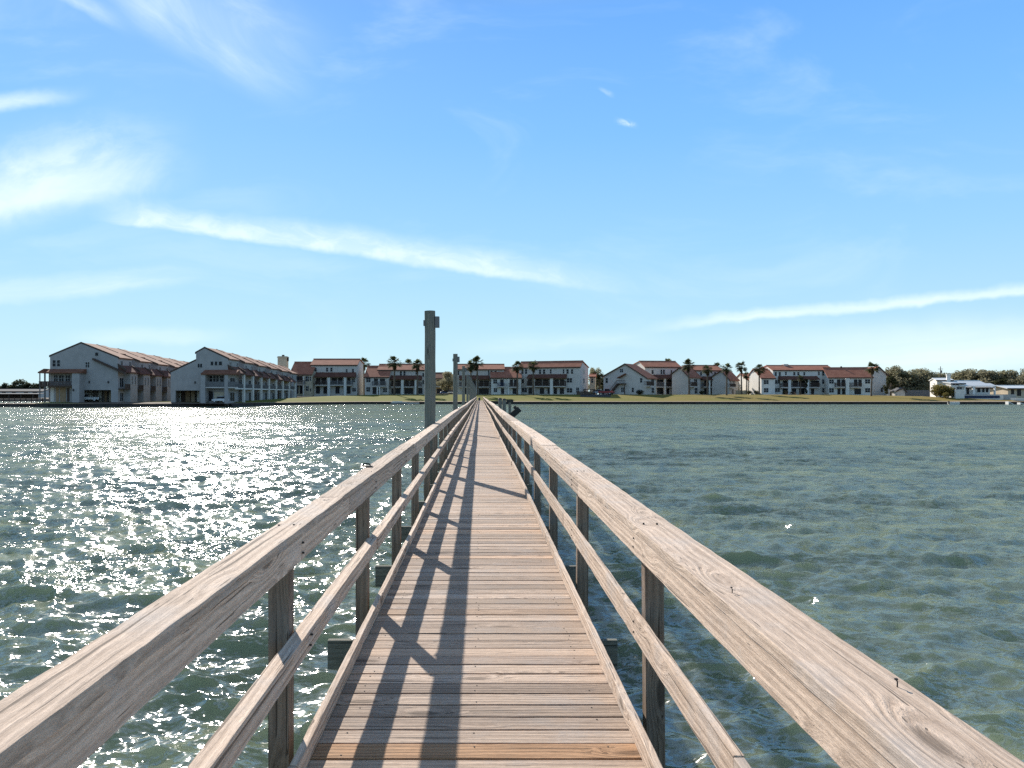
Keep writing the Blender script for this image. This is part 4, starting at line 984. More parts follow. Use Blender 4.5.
b.windows([(651.2, 654, 379, 384.6), (651.4, 654, 387.6, 393)], f=sf)
b.balcony(646.9, 654.2, 381.4, 386, v=-1.2, f=sf); 
f2 = Face(652, 247, 8, 394.6)
b.block(645, 680.5, 367.2, 361.8, D=13, vr=5, f=f2)
b.windows([(651.5, 653.6, 370, 374), (660.4, 662.2, 369.6, 374.2), (662.9, 664.8, 369.6, 374.2), (670.6, 672, 370, 374.4), (675, 676.2, 370, 374.4), (677.6, 679, 370, 374.4), (676.6, 678.6, 379.6, 384.6), (676.6, 678.6, 388, 392.6)], f=f2)
b.canopy(655.6, 677.5, 374.6, 378.6, f=f2); b.column(664.4, 665.9, 378.6, f=f2); b.column(674, 675.2, 378.6, f=f2)
b.balcony(655.6, 664.2, 382, 387, f=f2, rail='greyrail'); b.balcony(666.2, 673.8, 382, 387, f=f2)
b.windows([(657, 663, 379.4, 386), (667, 673, 379.4, 386), (657, 663, 388, 394), (666.5, 669, 388, 394)], f=f2, name='glass_door', frame='brown')

# --- H: the same again, further right
f = Face(677.4, 242, -38, 394.8); b = Building('condominium', f, 'grey condominium between the stairs building and the gap of palms', 'condominium', CG)
u0, u1, ur, wl, wr, wt = b.gable(672, 688.6, 680.2, 374.0, 376.6, 367.8, D=10)
sf = side_face(f, u1)
b.windows([(688.9, 690.2, 378.8, 384.2), (688.9, 690.2, 388, 393), (694, 697, 379, 384.8), (694.5, 697.4, 387.8, 393.6)], f=sf)
b.balcony(691.6, 697.6, 382, 386.6, v=-1.2, f=sf)
f2 = Face(699, 249, 8, 394.6)
b.block(692, 722.5, 370.6, 366.0, D=13, vr=5, f=f2)
b.canopy(703.4, 719.6, 376.4, 380, f=f2); b.column(709, 710.4, 380, f=f2); b.column(716.8, 718.2, 380, f=f2)
b.balcony(703.6, 708.8, 382.8, 387, f=f2); b.balcony(710.6, 716.6, 382.8, 387, f=f2)
b.windows([(704, 708, 380.6, 386.5), (711.4, 716, 380.6, 386.5), (704, 708, 388.4, 394), (711.4, 716, 388.4, 394), (718.4, 720, 380.6, 386)], f=f2, name='glass_door', frame='brown')
b.windows([(700, 702, 372, 375.8), (707.5, 709.5, 372, 375.8), (714, 716, 372, 375.8)], f=f2)
f3 = Face(719.4, 246, -38, 394.8)
u0, u1, ur, wl, wr, wt = b.gable(712, 729.2, 721.4, 377.0, 379.4, 371.2, D=9, f=f3)
sf = side_face(f3, u1)
b.windows([(730, 731.4, 380.8, 385.4), (732.6, 734.6, 380.8, 386), (731.6, 733.4, 388.6, 394)], f=sf)
b.balcony(730.4, 736, 383.6, 387.2, v=-1.2, f=sf)

# --- I: the wide one on the right with two long red roofs
f = Face(773, 243, 0, 394.8); b = Building('condominium', f, 'wide white condominium right of the palms with a square chimney and long red roofs', 'condominium', CG)
b.block(773, 834, 370.4, 366.0, D=13, vr=5, wall='stucco_white')
b.windows([(774.6, 776.8, 372, 376), (778.6, 780.8, 372, 376), (785, 786.8, 371.6, 375), (793.2, 795.4, 372, 375.4), (797.2, 799.4, 372, 375.4), (803.2, 805.2, 372, 375.4), (818, 819.6, 371.4, 375.2), (822, 824.2, 371.4, 375.6), (826.4, 828.6, 371.4, 375.6), (774.8, 780, 380, 383.8), (774.8, 780, 388, 392),
           (822, 824, 379.4, 384), (826, 827.4, 379.4, 384), (822, 827.6, 388, 392.6)])
b.canopy(781, 820, 376.0, 379.6)
b.column(788.4, 791, 379.6); b.column(806, 809.2, 379.6)
b.balcony(781.4, 788.2, 383, 387.4); b.balcony(791.2, 805.8, 383, 387.4); b.balcony(809.4, 820, 382.6, 387.4)
b.windows([(783, 787.5, 380.6, 386.6), (792.5, 798, 380.6, 386.6), (799, 805, 380.6, 386.6), (811, 819, 380.6, 386.6), (782.5, 787.5, 388.6, 394.2), (792, 796, 388.6, 394.2), (799, 804.5, 388.6, 394.2), (811, 814, 388.6, 394.2)], name='glass_door', frame='brown')
mm = b.mb(); a0, w_ = f.hit(783, 364.2, 5); a1, _ = f.hit(787, 364.2, 5); mm.box(a0, a1, 4.2, 5.8, 8.0, w_); mm.box(a0 - .12, a1 + .12, 4.08, 5.92, w_ - .3, w_ - .05); b.part(mm, 'chimney', M['stucco'])
f2 = Face(752, 240, 0, 394.8)
b.block(761.5, 775, 378.4, 369.4, D=11, vr=7, f=f2, wall='stucco_white')
b.windows([(763.6, 768.6, 380, 384.2), (763.8, 768.4, 388, 392.4)], f=f2)
f4 = Face(748, 252, 0, 394.6)
b.block(747.5, 762, 380, 374.2, D=11, vr=7, f=f4, wall='stucco_white', back=.6)
b.windows([(752.5, 755, 381.6, 386), (757, 759.6, 381.6, 386), (752.5, 755, 389, 394)], f=f4); b.balcony(751, 760.5, 383.6, 387.2, v=-1.5, f=f4)
f3 = Face(829, 238, -10, 394.8)
u0, u1, he, hr = b.block(828.6, 872.6, 377.6, 368.2, D=12, vr=6, f=f3, wall='stucco_white', back=.75)
b.windows([(829, 833.8, 379.4, 383.6), (829, 833.8, 388, 392.6), (865, 870.2, 379.2, 383.6), (865, 870.2, 388, 392.4)], f=f3)
b.windows([(837, 840.4, 379.4, 386), (841.4, 845, 379.4, 386), (854, 857.4, 379.4, 386), (858.2, 861.6, 379.4, 386), (837.4, 840.4, 388.6, 394.3), (842, 845, 388.6, 394.3), (854.4, 861, 388.6, 394.3)], f=f3, name='glass_door', frame='brown')
b.balcony(835.6, 845.4, 382.6, 387.2, v=-1.5, f=f3); b.balcony(850, 862, 382.6, 387.2, v=-1.5, f=f3); b.column(846, 849.4, 378.4, v=-1.5, f=f3)
f5 = Face(866, 250, 0, 394.8)
b.gable(866, 886.4, 878.5, 374, 374.6, 367.2, D=9, f=f5)
b.windows([(880.5, 883, 387.5, 392)], f=f5)
mm = b.mb(f3); a0, w_ = f3.hit(841, 366.3, 6); mm.box(a0 - .2, a0 + .2, 5.6, 6.1, 6, w_); b.part(mm, 'vent_pipe', M['brown'])

# --- J: white bungalow with the metal roof, and K at the edge
f = Face(937, 222, -20, 396.5); b = Building('house', f, 'white house with a flat roof and a square white chimney behind yellow shrubs', 'house')
u0, u1, he, hr = b.block(937, 952.5, 380.6, 378.8, D=9, vr=4.5, wall='stucco_white', tile='metalroof', back=.9)
b.windows([(942.5, 946.5, 381.8, 384.6)]); 
mm = b.mb(); a0, w_ = f.hit(946.4, 374.2); a1, _ = f.hit(950, 374.2); mm.box(a0, a1, -.6, .3, -.8, w_); mm.box(a0 - .1, a1 + .1, -.7, .4, w_ - .3, w_); b.part(mm, 'chimney', M['white'])
f = Face(950, 217, 0, 398.5); b = Building('bungalow', f, 'low white bungalow with a bright metal roof and a columned porch by the water', 'house')
b.block(951, 964.5, 383.8, 382.4, D=8, vr=4, wall='stucco_white', tile='metalroof', back=.9)
b.windows([(952.4, 958.6, 383.9, 385.2), (956.6, 962, 387, 391)])
f2 = Face(962, 219, 0, 398.5)
u0, u1, he, hr = b.block(963.5, 990, 387.2, 381.4, D=9, vr=6, f=f2, wall='stucco_white', tile='metalroof', back=.8, over=.9)
mm = b.mb(f2); a0, w_ = f2.hit(959.8, 386.4, -2.6); a1, _ = f2.hit(996.5, 386.4, -2.6); _, wt_ = f2.hit(975, 383.2, 0); mm.prism([(-2.6, w_), (-.004, wt_ - .2), (-.004, wt_), (-2.6, w_ + .2)], a0, a1, 'x'); b.part(mm, 'porch_roof', M['metalroof'])
for x in (964.4, 972.8, 994.6): b.column(x, x + (2.4 if x > 970 and x < 980 else 1.2), 386.6, v=-2.4, f=f2)
b.windows([(977, 980.4, 388, 392.4), (981.8, 984.6, 388, 392.4), (985.6, 988.4, 388, 392.4), (966.4, 969.2, 387.8, 395)], f=f2, mull=False)
mm = b.mb(f2); mm.box(f2.u(959), f2.u(1000), -6.5, -.004, -.9, f2.hit(980, 394.4, -6.5)[1]); b.part(mm, 'terrace', M['concrete'])
f = Face(964, 210.5, 0, 400.2); b = Building('terrace_fence', f, 'dark blue mesh fence with white end posts in front of the bungalow', 'fence')
a0, w_ = f.hit(964.5, 395.6); a1, _ = f.hit(1000, 395.6)
mm = b.mb(); mm.box(a0, a1, 0, .06, .55, w_); b.part(mm, 'mesh_panel', M['navy'])
mm = b.mb(); mm.box(a0 - .1, a1 + .1, -.06, .14, w_, w_ + .1); mm.box(a0, a1, -.08, .3, -.6, .5); b.part(mm, 'base_wall', M['stucco_white'])
for (x, x1, yt) in ((955.4, 964.3, 389.5), (999.8, 1003.2, 395.2)):
    c0, h_ = f.hit(x, yt); c1, _ = f.hit(x1, yt); mm = b.mb(); mm.box(c0, c1, -.1, .4, -.7, h_); b.part(mm, 'end_wall', M['stucco_white'])
f = Face(1008, 222, 0, 397.5); b = Building('house', f, 'tan house with a low pale roof at the right edge of the shore', 'house')
b.block(1008, 1050, 388.4, 386.2, D=9, vr=4, wall='stucco_cream', tile='metalroof', back=.9, over=.8)
b.windows([(1011, 1014, 389.4, 395), (1017, 1021, 389.4, 395.8)], frame='brown')

# ------------------------------------------------------------------ trees and plants
def unit_rand(r):
    while True:
        v = Vector((r.uniform(-1, 1), r.uniform(-1, 1), r.uniform(-1, 1)))
        if 0.05 < v.length < 1: return v


def leaf_quad(mb, c, size, r, flat=0.4):
    n = unit_rand(r).normalized(); n.z += flat; n.normalize()
    a = n.orthogonal().normalized(); a.rotate(Matrix.Rotation(r.uniform(0, 6.28), 3, n)); b_ = n.cross(a)
    s1, s2 = size * r.uniform(.6, 1.3), size * r.uniform(.35, .7)
    mb.add([c - a * s1, c - b_ * s2 + a * s1 * .1, c + a * s1, c + b_ * s2 - a * s1 * .1], [(0, 1, 2, 3)])


def broad_meshes(seed, h, w, leafm, nclump=26, nleaf=90, leaf=.3, low=.25):
    r = random.Random(seed); tr = MB(); cr = MB()
    th = h * .42
    pts = [(0, 0, -.4), (r.uniform(-.1, .1) * w * .2, 0, th * .5), (r.uniform(-.2, .2), r.uniform(-.2, .2), th)]
    tr.tube(pts, [h * .035, h * .028, h * .02], 8)
    for i in range(nclump):
        ang = r.uniform(0, 6.283); rad = w * .5 * math.sqrt(r.uniform(.02, 1)); zf = r.uniform(low, 1.0)
        prof = math.sin(math.pi * min(1, max(0.08, (zf - low) / (1 - low) * .75 + .2))) ** .7
        c = Vector((math.cos(ang) * rad * prof, math.sin(ang) * rad * prof, h * (zf * .93)))
        if i < 12: tr.tube([(pts[-1][0], pts[-1][1], th * r.uniform(.7, 1)), tuple(c * .55 + Vector((0, 0, th * .45))), tuple(c)], [h * .013, h * .008, h * .003], 5)
        cs = w * r.uniform(.10, .19)
        for k in range(nleaf):
            d_ = unit_rand(r); p = c + Vector((d_.x * cs, d_.y * cs, d_.z * cs * .75))
            leaf_quad(cr, p, leaf, r)
    return tr, cr


PROTO = {}
def plant(kind, name, loc, sc, label, cat, group=None, rz=None):
    """first use links the prototype meshes, later uses share them"""
    rt = empty(name, loc, label, cat, group, random.uniform(0, 6.28) if rz is None else rz); rt.scale = (sc, sc, sc) if not hasattr(sc, '__len__') else sc
    for (pname, me) in PROTO[kind]:
        o = bpy.data.objects.new(pname, me); COL.objects.link(o); o.parent = rt
    return rt


def register(kind, *parts):
    out = []
    for (pname, mb, mat) in parts:
        o = mb.build(pname, mat); out.append((pname, o.data)); bpy.data.objects.remove(o)
    PROTO[kind] = out


for k, (seed, lm) in enumerate(((1, 'oak'), (2, 'olive'), (3, 'oak'), (4, 'olive'))):
    tr, cr = broad_meshes(seed, 8.0, 8.5, lm, 34, 110, .26, .22); register('oak%d' % k, ('trunk', tr, M['bark']), ('crown', cr, M[lm]))
for k in range(2):
    tr, cr = broad_meshes(20 + k, 8.0, 5.0, 'hedge', 24, 110, .22, .16); register('dense%d' % k, ('trunk', tr, M['bark']), ('crown', cr, M['hedge']))
for k in range(2):
    tr, cr = broad_meshes(30 + k, 9.0, 9.0, 'fartree', 26, 60, .5, .15); register('far%d' % k, ('trunk', tr, M['bark']), ('crown', cr, M['fartree']))


def shrub_mb(seed, h, w, n=420, leaf=.16, spiky=False):
    r = random.Random(seed); mb = MB(); st = MB()
    for i in range(8):
        a = r.uniform(0, 6.28); st.tube([(0, 0, -.1), (math.cos(a) * w * .25, math.sin(a) * w * .25, h * .7)], [.03, .01], 4)
    for i in range(n):
        d_ = unit_rand(r); c = Vector((d_.x * w * .5, d_.y * w * .5, h * .55 + d_.z * h * .47))
        if spiky:
            e = c + Vector((d_.x * .5, d_.y * .5, r.uniform(.1, .5))); s_ = c.cross(Vector((0, 0, 1))).normalized() * .06
            mb.add([c - s_, c + s_, e], [(0, 1, 2)])
        else: leaf_quad(mb, c, leaf, r)
    return st, mb
for k in range(2):
    st, mb = shrub_mb(40 + k, 2.2, 2.0, 520, .17); register('shrub%d' % k, ('stems', st, M['bark']), ('foliage', mb, M['shrub']))
st, mb = shrub_mb(50, 1.6, 2.2, 520, .15); register('bush', ('stems', st, M['bark']), ('foliage', mb, M['hedge']))


def palm_protos(seed, h, cw, droop=1.0):
    r = random.Random(seed); tr = MB(); cr = MB(); sk = MB()
    bx, by_ = r.uniform(-.35, .35), r.uniform(-.3, .3)
    n = 10; pts = [(bx * (i / n) ** 1.6, by_ * (i / n) ** 1.6, -.4 + (h + .4) * i / n) for i in range(n + 1)]
    tr.tube(pts, [.30 - .12 * (i / n) + (.08 if i == 0 else 0) + (.03 if i % 2 else 0) for i in range(n + 1)], 9)
    top = Vector(pts[-1])
    def fan(mb, c, dirv, size, nl=9, spread=1.15, drp=.25):
        dirv = dirv.normalized(); sd_ = dirv.cross(Vector((0, 0, 1)))
        if sd_.length < .05: sd_ = Vector((1, 0, 0))
        sd_.normalize(); up = sd_.cross(dirv)
        for j in range(nl):
            t = (j / (nl - 1) - .5) * 2 * spread; d2 = dirv * math.cos(t) + sd_ * math.sin(t)
            ln = size * (1 - .22 * abs(t)) * r.uniform(.85, 1.1); w_ = sd_ * math.cos(t) * .075 * size - dirv * math.sin(t) * .075 * size
            m_ = c + d2 * ln * .6 + Vector((0, 0, -.02)); e = c + d2 * ln + Vector((0, 0, -drp * size * r.uniform(.5, 1.3)))
            mb.add([c, m_ - w_, e, m_ + w_], [(0, 1, 2, 3)])
    for i in range(46):
        az = r.uniform(0, 6.283); el = r.uniform(-.55, 1.35); d_ = Vector((math.cos(az) * math.cos(el), math.sin(az) * math.cos(el), math.sin(el)))
        ln = cw * r.uniform(.22, .36)
        c = top + Vector((0, 0, .15)) + d_ * ln
        cr.tube([top, c], [.03, .018], 4)
        fan(cr, c, d_ + Vector((0, 0, -.25)), cw * r.uniform(.26, .36), drp=.3 * droop)
    for i in range(34):
        az = r.uniform(0, 6.283); zz = r.uniform(.2, 1.7); c = top + Vector((math.cos(az) * .25, math.sin(az) * .25, -zz + .4))
        fan(sk, c, Vector((math.cos(az) * .45, math.sin(az) * .45, -1)), r.uniform(.6, 1.0), 6, .7, .1)
    return tr, cr, sk
for k in range(4):
    tr, cr, sk = palm_protos(60 + k, 9.0, (4.2, 3.7, 4.5, 4.0)[k]); register('palm%d' % k, ('trunk', tr, M['palmbark']), ('crown', cr, M['palm']), ('dry_fronds', sk, M['deadpalm']))

PG = 'fan palms along the condominium lawn'
def palm(px, Y, ytop, ybase, label, k, group=PG, wide=1.0):
    X = CX + (px - VX) / F * Y; zt = CZ + (VY - ytop) / F * Y; zb = land_z(X, Y); s = (zt - zb) / 10.4
    plant('palm%d' % k, 'palm_tree', (X, Y, zb - .1), (s * wide, s * wide, s), label, 'palm tree', group)
palm(364, 262, 359.5, 394, 'small palm crown showing above the roof left of the nearest tall piling', 1)
palm(394.3, 230, 358.6, 395, 'palm on the lawn in front of the condominium left of the nearest piling', 0)
palm(408.3, 262, 360.8, 394, 'palm showing above the roof between two lawn palms left of the piling', 1)
palm(417.3, 231, 361.2, 395, 'palm directly left of the nearest tall piling', 3)
palm(471, 230, 362, 395, 'shorter palm of the pair beside the second tall piling', 1)
palm(477.8, 232, 359.4, 395, 'taller palm of the pair behind the far end of the pier', 2)
palm(517.4, 231, 363.2, 395, 'palm standing before the red roof wing right of the pier end', 0)
palm(533.4, 231, 362.2, 395, 'palm before the columned balconies right of the pier end', 3)
palm(668, 268, 360.2, 394, 'palm crown showing above the red roof right of the staircase', 1)
palm(689.2, 232, 362, 395, 'bushy palm in front of the second grey gable right of the staircase', 2)
palm(707.2, 232, 366.6, 395.2, 'short palm standing before white columns left of the palm gap', 0)
palm(717, 262, 364, 394, 'thin palm crown just above the roof left of the palm gap', 1)
palm(726.6, 228, 365, 396, 'leaning palm by the blank grey gable wall', 3)
palm(741.6, 238, 363.8, 395, 'tallest palm in the middle of the palm gap', 2, wide=.9)
palm(746.5, 244, 373, 395, 'low ragged palm beside the tallest one in the gap', 1)
palm(759.3, 232, 366, 395, 'palm on the right side of the gap before the red roof', 0)
palm(800.6, 236, 376, 395.5, 'short wide palm in front of the chimney condominium', 3)
palm(871.3, 224, 364.8, 397, 'single palm on the lawn before the rightmost red roof', 2)
palm(1003.5, 226, 386, 398, 'small palm right of the metal roofed bungalow', 1)

TG = 'oak trees behind the right hand lawn'
def tree(px, Y, ytop, kind, label, cat='tree', group=TG, wide=1.0, base=None, ref=8.0):
    X = CX + (px - VX) / F * Y; zb = land_z(X, Y) if base is None else base; zt = CZ + (VY - ytop + (2.2 if px > 900 else 0.6)) / F * Y; s = (zt - zb) / (ref * 1.0)
    plant(kind, 'tree' if cat == 'tree' else cat, (X, Y, zb - .1), (s * wide, s * wide, s), label, cat, group)
tree(895, 254, 366.2, 'oak0', 'tall oak closest to the rightmost condominium gable', wide=.8)
tree(890.5, 240, 373.8, 'dense0', 'dark dense tree in front of the condominium gable', group=TG, wide=.95)
tree(899, 252, 367.6, 'oak1', 'second oak along the row right of the condominiums')
tree(908.5, 250, 368.8, 'oak2', 'broad oak in the middle of the row right of the condominiums', wide=1.15)
tree(919, 254, 371, 'oak3', 'olive oak right of the broad oak', wide=1.1)
tree(927, 250, 372.6, 'oak0', 'lower oak just left of the white chimney house')
tree(936, 290, 374.6, 'oak1', 'far oak behind the white chimney house', wide=1.3)
tree(946.5, 285, 371.4, 'oak2', 'oak rising right behind the white chimney')
tree(957, 275, 374.6, 'oak3', 'low oak between the white chimney and the metal roof', wide=1.3)
tree(968, 270, 371.0, 'oak0', 'oak above the left end of the metal roof', wide=1.1)
tree(979, 268, 370.4, 'oak1', 'oak above the middle of the metal roof', wide=1.15)
tree(990, 262, 373.2, 'oak3', 'olive oak above the right end of the metal roof', wide=1.2)
tree(998.5, 264, 369.0, 'oak2', 'tallest oak right of the metal roofed bungalow', wide=1.1)
tree(1008, 262, 372.2, 'oak0', 'oak behind the left side of the tan edge house', wide=1.2)
tree(1018, 258, 372.4, 'oak1', 'oak behind the tan house at the right edge', wide=1.2)
tree(1032, 262, 370, 'oak3', 'oak beyond the right edge of the picture')
tree(1003, 236, 380, 'dense1', 'dark dense tree between the bungalow and the tan house', wide=1.4)
tree(993, 240, 381, 'dense0', 'dark tree close behind the porch end of the bungalow', wide=1.4)
tree(448.5, 262, 372.4, 'oak3', 'olive tree in the gap beside the tan house', group=None)
tree(454, 268, 374, 'oak1', 'tree partly behind the second tall piling', group=None)
tree(594.8, 272, 364.8, 'oak2', 'ragged tall tree in the gap left of the staircase gable', group=None, wide=.55)
tree(599.5, 262, 373.5, 'dense1', 'dark tree against the staircase gable', group=None, wide=1.1)
tree(603, 268, 377, 'oak0', 'low dark tree behind the parked vehicles', group=None)
tree(750, 270, 372.6, 'oak2', 'tree behind the palms in the gap', group=None, wide=.9)
tree(736.5, 262, 381, 'oak3', 'low olive tree left of the tallest gap palm', group=None)
tree(806, 239, 378.5, 'dense1', 'leafy tree before the middle columns of the chimney condominium', group=None, wide=.5)
# shrubs
def bush(px, Y, ytop, kind, label, group=None, wide=1.0, ref=2.2):
    X = CX + (px - VX) / F * Y; zb = land_z(X, Y); zt = CZ + (VY - ytop) / F * Y; s = (zt - zb) / ref
    plant(kind, 'shrub', (X, Y, zb - .05), (s * wide, s * wide, s), label, 'shrub', group)
SG = 'yellow green shrubs before the white chimney house'
for (px, Y, yt, k, lab) in ((936.5, 216, 384.6, 0, 'leftmost yellow shrub before the white chimney house'), (940.5, 214, 384.0, 1, 'second yellow shrub before the white chimney house'), (944.5, 215, 385, 0, 'middle yellow shrub below the white chimney'),
                            (948.5, 213, 386, 1, 'yellow shrub just right of the white chimney'), (952.5, 212, 387.6, 0, 'rightmost yellow shrub beside the bungalow wall'), (946, 210.5, 392, 1, 'small low yellow shrub nearest the water')):
    bush(px, Y, yt, 'shrub%d' % k, lab, SG)
bush(640, 233, 389.6, 'bush', 'round dark bush at the foot of the staircase gable', ref=1.6, wide=1.2)
for px, lab in ((702, 'dark bush left of the short palm'), (785.5, 'dark bush left of the picnic tables'), (749, 'dark bush at the foot of the gap palms'), (756.5, 'dark bush left of the red roof palm')): bush(px, 233, 390.4, 'bush', lab, 'dark bushes on the lawn', 1.0, 1.6)

# far bank on the left: a line of small trees and sheds beyond the channel
FG = 'small trees on the far left bank'
for i, (px, yt, lab) in enumerate(((-6, 384, 'far bank tree at the left picture edge'), (4, 385, 'second far bank tree from the left edge'), (11, 386.6, 'low far bank tree near the left edge'), (17, 385.4, 'rounded far bank tree left of the palm like one'),
                                   (22.5, 381.6, 'tallest far bank tree with a round top'), (29, 386.2, 'far bank tree right of the tallest one'), (36, 385.4, 'far bank tree left of the veranda'), (44, 384.6, 'far bank tree seen through the veranda'))):
    tree(px, 430, yt - 1.2, 'far%d' % (i % 2), lab, group=FG, base=.3, ref=9.0, wide=1.5)
f = Face(-30, 340, 0, 396); b = Building('shed', f, 'long low grey blue shed on the far left bank', 'shed')
b.block(-20, 42, 391.6, 389.4, D=12, vr=6, wall='stucco', tile='slate'); b.windows([(x, x + 4, 392, 394.4) for x in (2, 12, 24, 33)])
f = Face(-30, 300, 0, 399.5); b = Building('boat_shed', f, 'dark low boat shed roof by the far channel', 'shed')
mm = b.mb(); w_ = f.hit(0, 393.4)[1]; mm.prism([(0, w_ - .35), (6, w_ - .05), (6, w_ + .1), (0, w_ - .2)], f.u(-40), f.u(38), 'x'); b.part(mm, 'roof', M['slate'])
for x in (-30, -16, -4, 8, 20, 32): mm = b.mb(); c0 = f.u(x); mm.box(c0, c0 + .25, .3, .55, -1, w_ - .3); b.part(mm, 'post', M['brown'])
mm = b.mb(); mm.box(f.u(-40), f.u(30), 5.6, 5.8, -.3, w_ - .2); b.part(mm, 'back_wall', M['brown'])
f = Face(-30, 168, 0, 403.2); b = Building('dock_rail', f, 'low dark rail fence along the muddy spit at left', 'fence')
mm = b.mb(); mm.box(f.u(-40), f.u(46), 0, .08, .62, .74); mm.box(f.u(-40), f.u(46), 0, .08, 1.02, 1.12); b.part(mm, 'rails', M['brown'])
for x in np.arange(-36, 47, 5.6): mm = b.mb(); c0 = f.u(x); mm.box(c0, c0 + .14, -.1, .04, -.6, 1.2); b.part(mm, 'post', M['brown'])

# ------------------------------------------------------------------ vehicles and small things on the shore
def vehicle(name, label, cat, loc, rz, paint, kind='car', L=4.6):
    rt = empty(name, loc, label, cat, None, rz); W, wr_ = 1.8, .34
    if kind == 'pickup':
        prof = [(-L / 2, .45), (L / 2, .45), (L / 2, .95), (L / 2 - .9, 1.08), (-L / 2, 1.05)]
        cab = [(-.35, 1.06), (.95, 1.06), (.55, 1.72), (-.2, 1.75)]
    else:
        prof = [(-L / 2, .4), (L / 2, .4), (L / 2, .75), (L / 2 - 1.0, .92), (-L / 2 + .2, .95), (-L / 2, .8)]
        cab = [(-L / 2 + .35, .93), (L / 2 - 1.1, .9), (.45, 1.42), (-L / 2 + .9, 1.45)]
    mb = MB(); mb.prism(prof, -W / 2, W / 2, 'y'); mb.build('body', paint, rt, bevel=.06)
    mb = MB(); mb.prism(cab, -W / 2 + .1, W / 2 - .1, 'y'); mb.build('cabin', M['glass'], rt, bevel=.04)
    mb = MB(); mb.prism([(cab[3][0], cab[3][1] - .02), (cab[2][0], cab[2][1] - .02), (cab[2][0] - .05, cab[2][1] + .06), (cab[3][0] + .05, cab[3][1] + .06)], -W / 2 + .08, W / 2 - .08, 'y'); mb.build('cabin_roof', paint, rt)
    for sx in (-L * .31, L * .31):
        for sy in (-W / 2 + .02, W / 2 - .22):
            mb = MB(); mb.tube([(sx, sy, wr_), (sx, sy + .2, wr_)], wr_, 14); w_ = mb.build('wheel', M['rubber'], rt)
            mb = MB(); mb.tube([(sx, sy - .01, wr_), (sx, sy + .21, wr_)], wr_ * .55, 10); mb.build('rim', M['silver'], w_)
    for sy in (-W / 2 + .3, W / 2 - .3):
        mb = MB(); mb.box(L / 2 - .02, L / 2 + .02, sy - .16, sy + .16, .68, .82); mb.build('headlight', M['white'], rt)
    return rt


def gpt(px, Y, dz=0.0):
    X = CX + (px - VX) / F * Y; return (X, Y, land_z(X, Y) + dz)
vehicle('pickup_truck', 'white pickup parked in the car port of the leftmost condominium', 'truck', gpt(87.2, 170.6, .12), R(200), M['silver'], 'pickup', 5.2)
vehicle('parked_car', 'white car parked under the veranda of the columned condominium', 'car', gpt(220.5, 166.9, .12), R(178), M['silver'], 'car', 3.4)
vehicle('pickup_truck', 'red pickup parked at the foot of the brown staircase', 'truck', gpt(606.5, 236.5, .05), R(-35), M['red'], 'pickup', 5.0)
vehicle('parked_car', 'white car parked beside the red pickup', 'car', gpt(599.2, 241, .05), R(20), M['silver'], 'car')
vehicle('parked_car', 'blue car parked in the gap beside the tan house', 'car', gpt(446.5, 265, .05), R(8), M['blue'], 'car')
vehicle('parked_car', 'white car parked beside the blue car in the gap', 'car', gpt(450.5, 262, .05), R(100), M['silver'], 'car')
# dark asphalt yard in front of the vehicles
def ground_patch(name, pts, mat, dz=.04):
    mb = MB(); n = 6; a, b_, c, d_ = pts; vs = []
    for i in range(n + 1):
        for j in range(n + 1):
            s, t = i / n, j / n; x = (a[0] * (1 - s) + b_[0] * s) * (1 - t) + (d_[0] * (1 - s) + c[0] * s) * t; y_ = (a[1] * (1 - s) + b_[1] * s) * (1 - t) + (d_[1] * (1 - s) + c[1] * s) * t
            vs.append((x, y_, land_z(x, y_) + dz))
    mb.add(vs, [(i * (n + 1) + j, (i + 1) * (n + 1) + j, (i + 1) * (n + 1) + j + 1, i * (n + 1) + j + 1) for i in range(n) for j in range(n)])
    tag(mb.build(name, mat), kind='structure')
def xy(px, Y): return (CX + (px - VX) / F * Y, Y)
ground_patch('asphalt_yard', (xy(580, 222), xy(610.5, 222), xy(612, 245), xy(582, 245)), M['asphalt'])
ground_patch('concrete_apron', (xy(96, 160.2), xy(240, 160.2), xy(236, 167), xy(60, 167)), M['mud'])
ground_patch('patio', (xy(764, 231), xy(815, 231), xy(815, 242), xy(764, 242)), M['concrete'])
# timber pergola beside the cream tower
f = Face(584, 238, 0, 395); b = Building('pergola', f, 'brown timber pergola left of the parked vehicles', 'pergola')
w_ = f.hit(584, 389)[1]; a0, a1 = f.u(585.5), f.u(594.5)
mm = b.mb(); mm.box(a0 - .3, a1 + .3, -.1, 3, w_ - .2, w_)
b.part(mm, 'roof', M['brown'])
for uu in (a0, a1):
    for vv in (0, 2.7): mm = b.mb(); mm.box(uu - .1, uu + .1, vv, vv + .2, -.5, w_ - .2); b.part(mm, 'post', M['brown'])
mm = b.mb(); mm.box(a0, a1, 2.75, 2.85, .1, .9); b.part(mm, 'panel', M['door'])
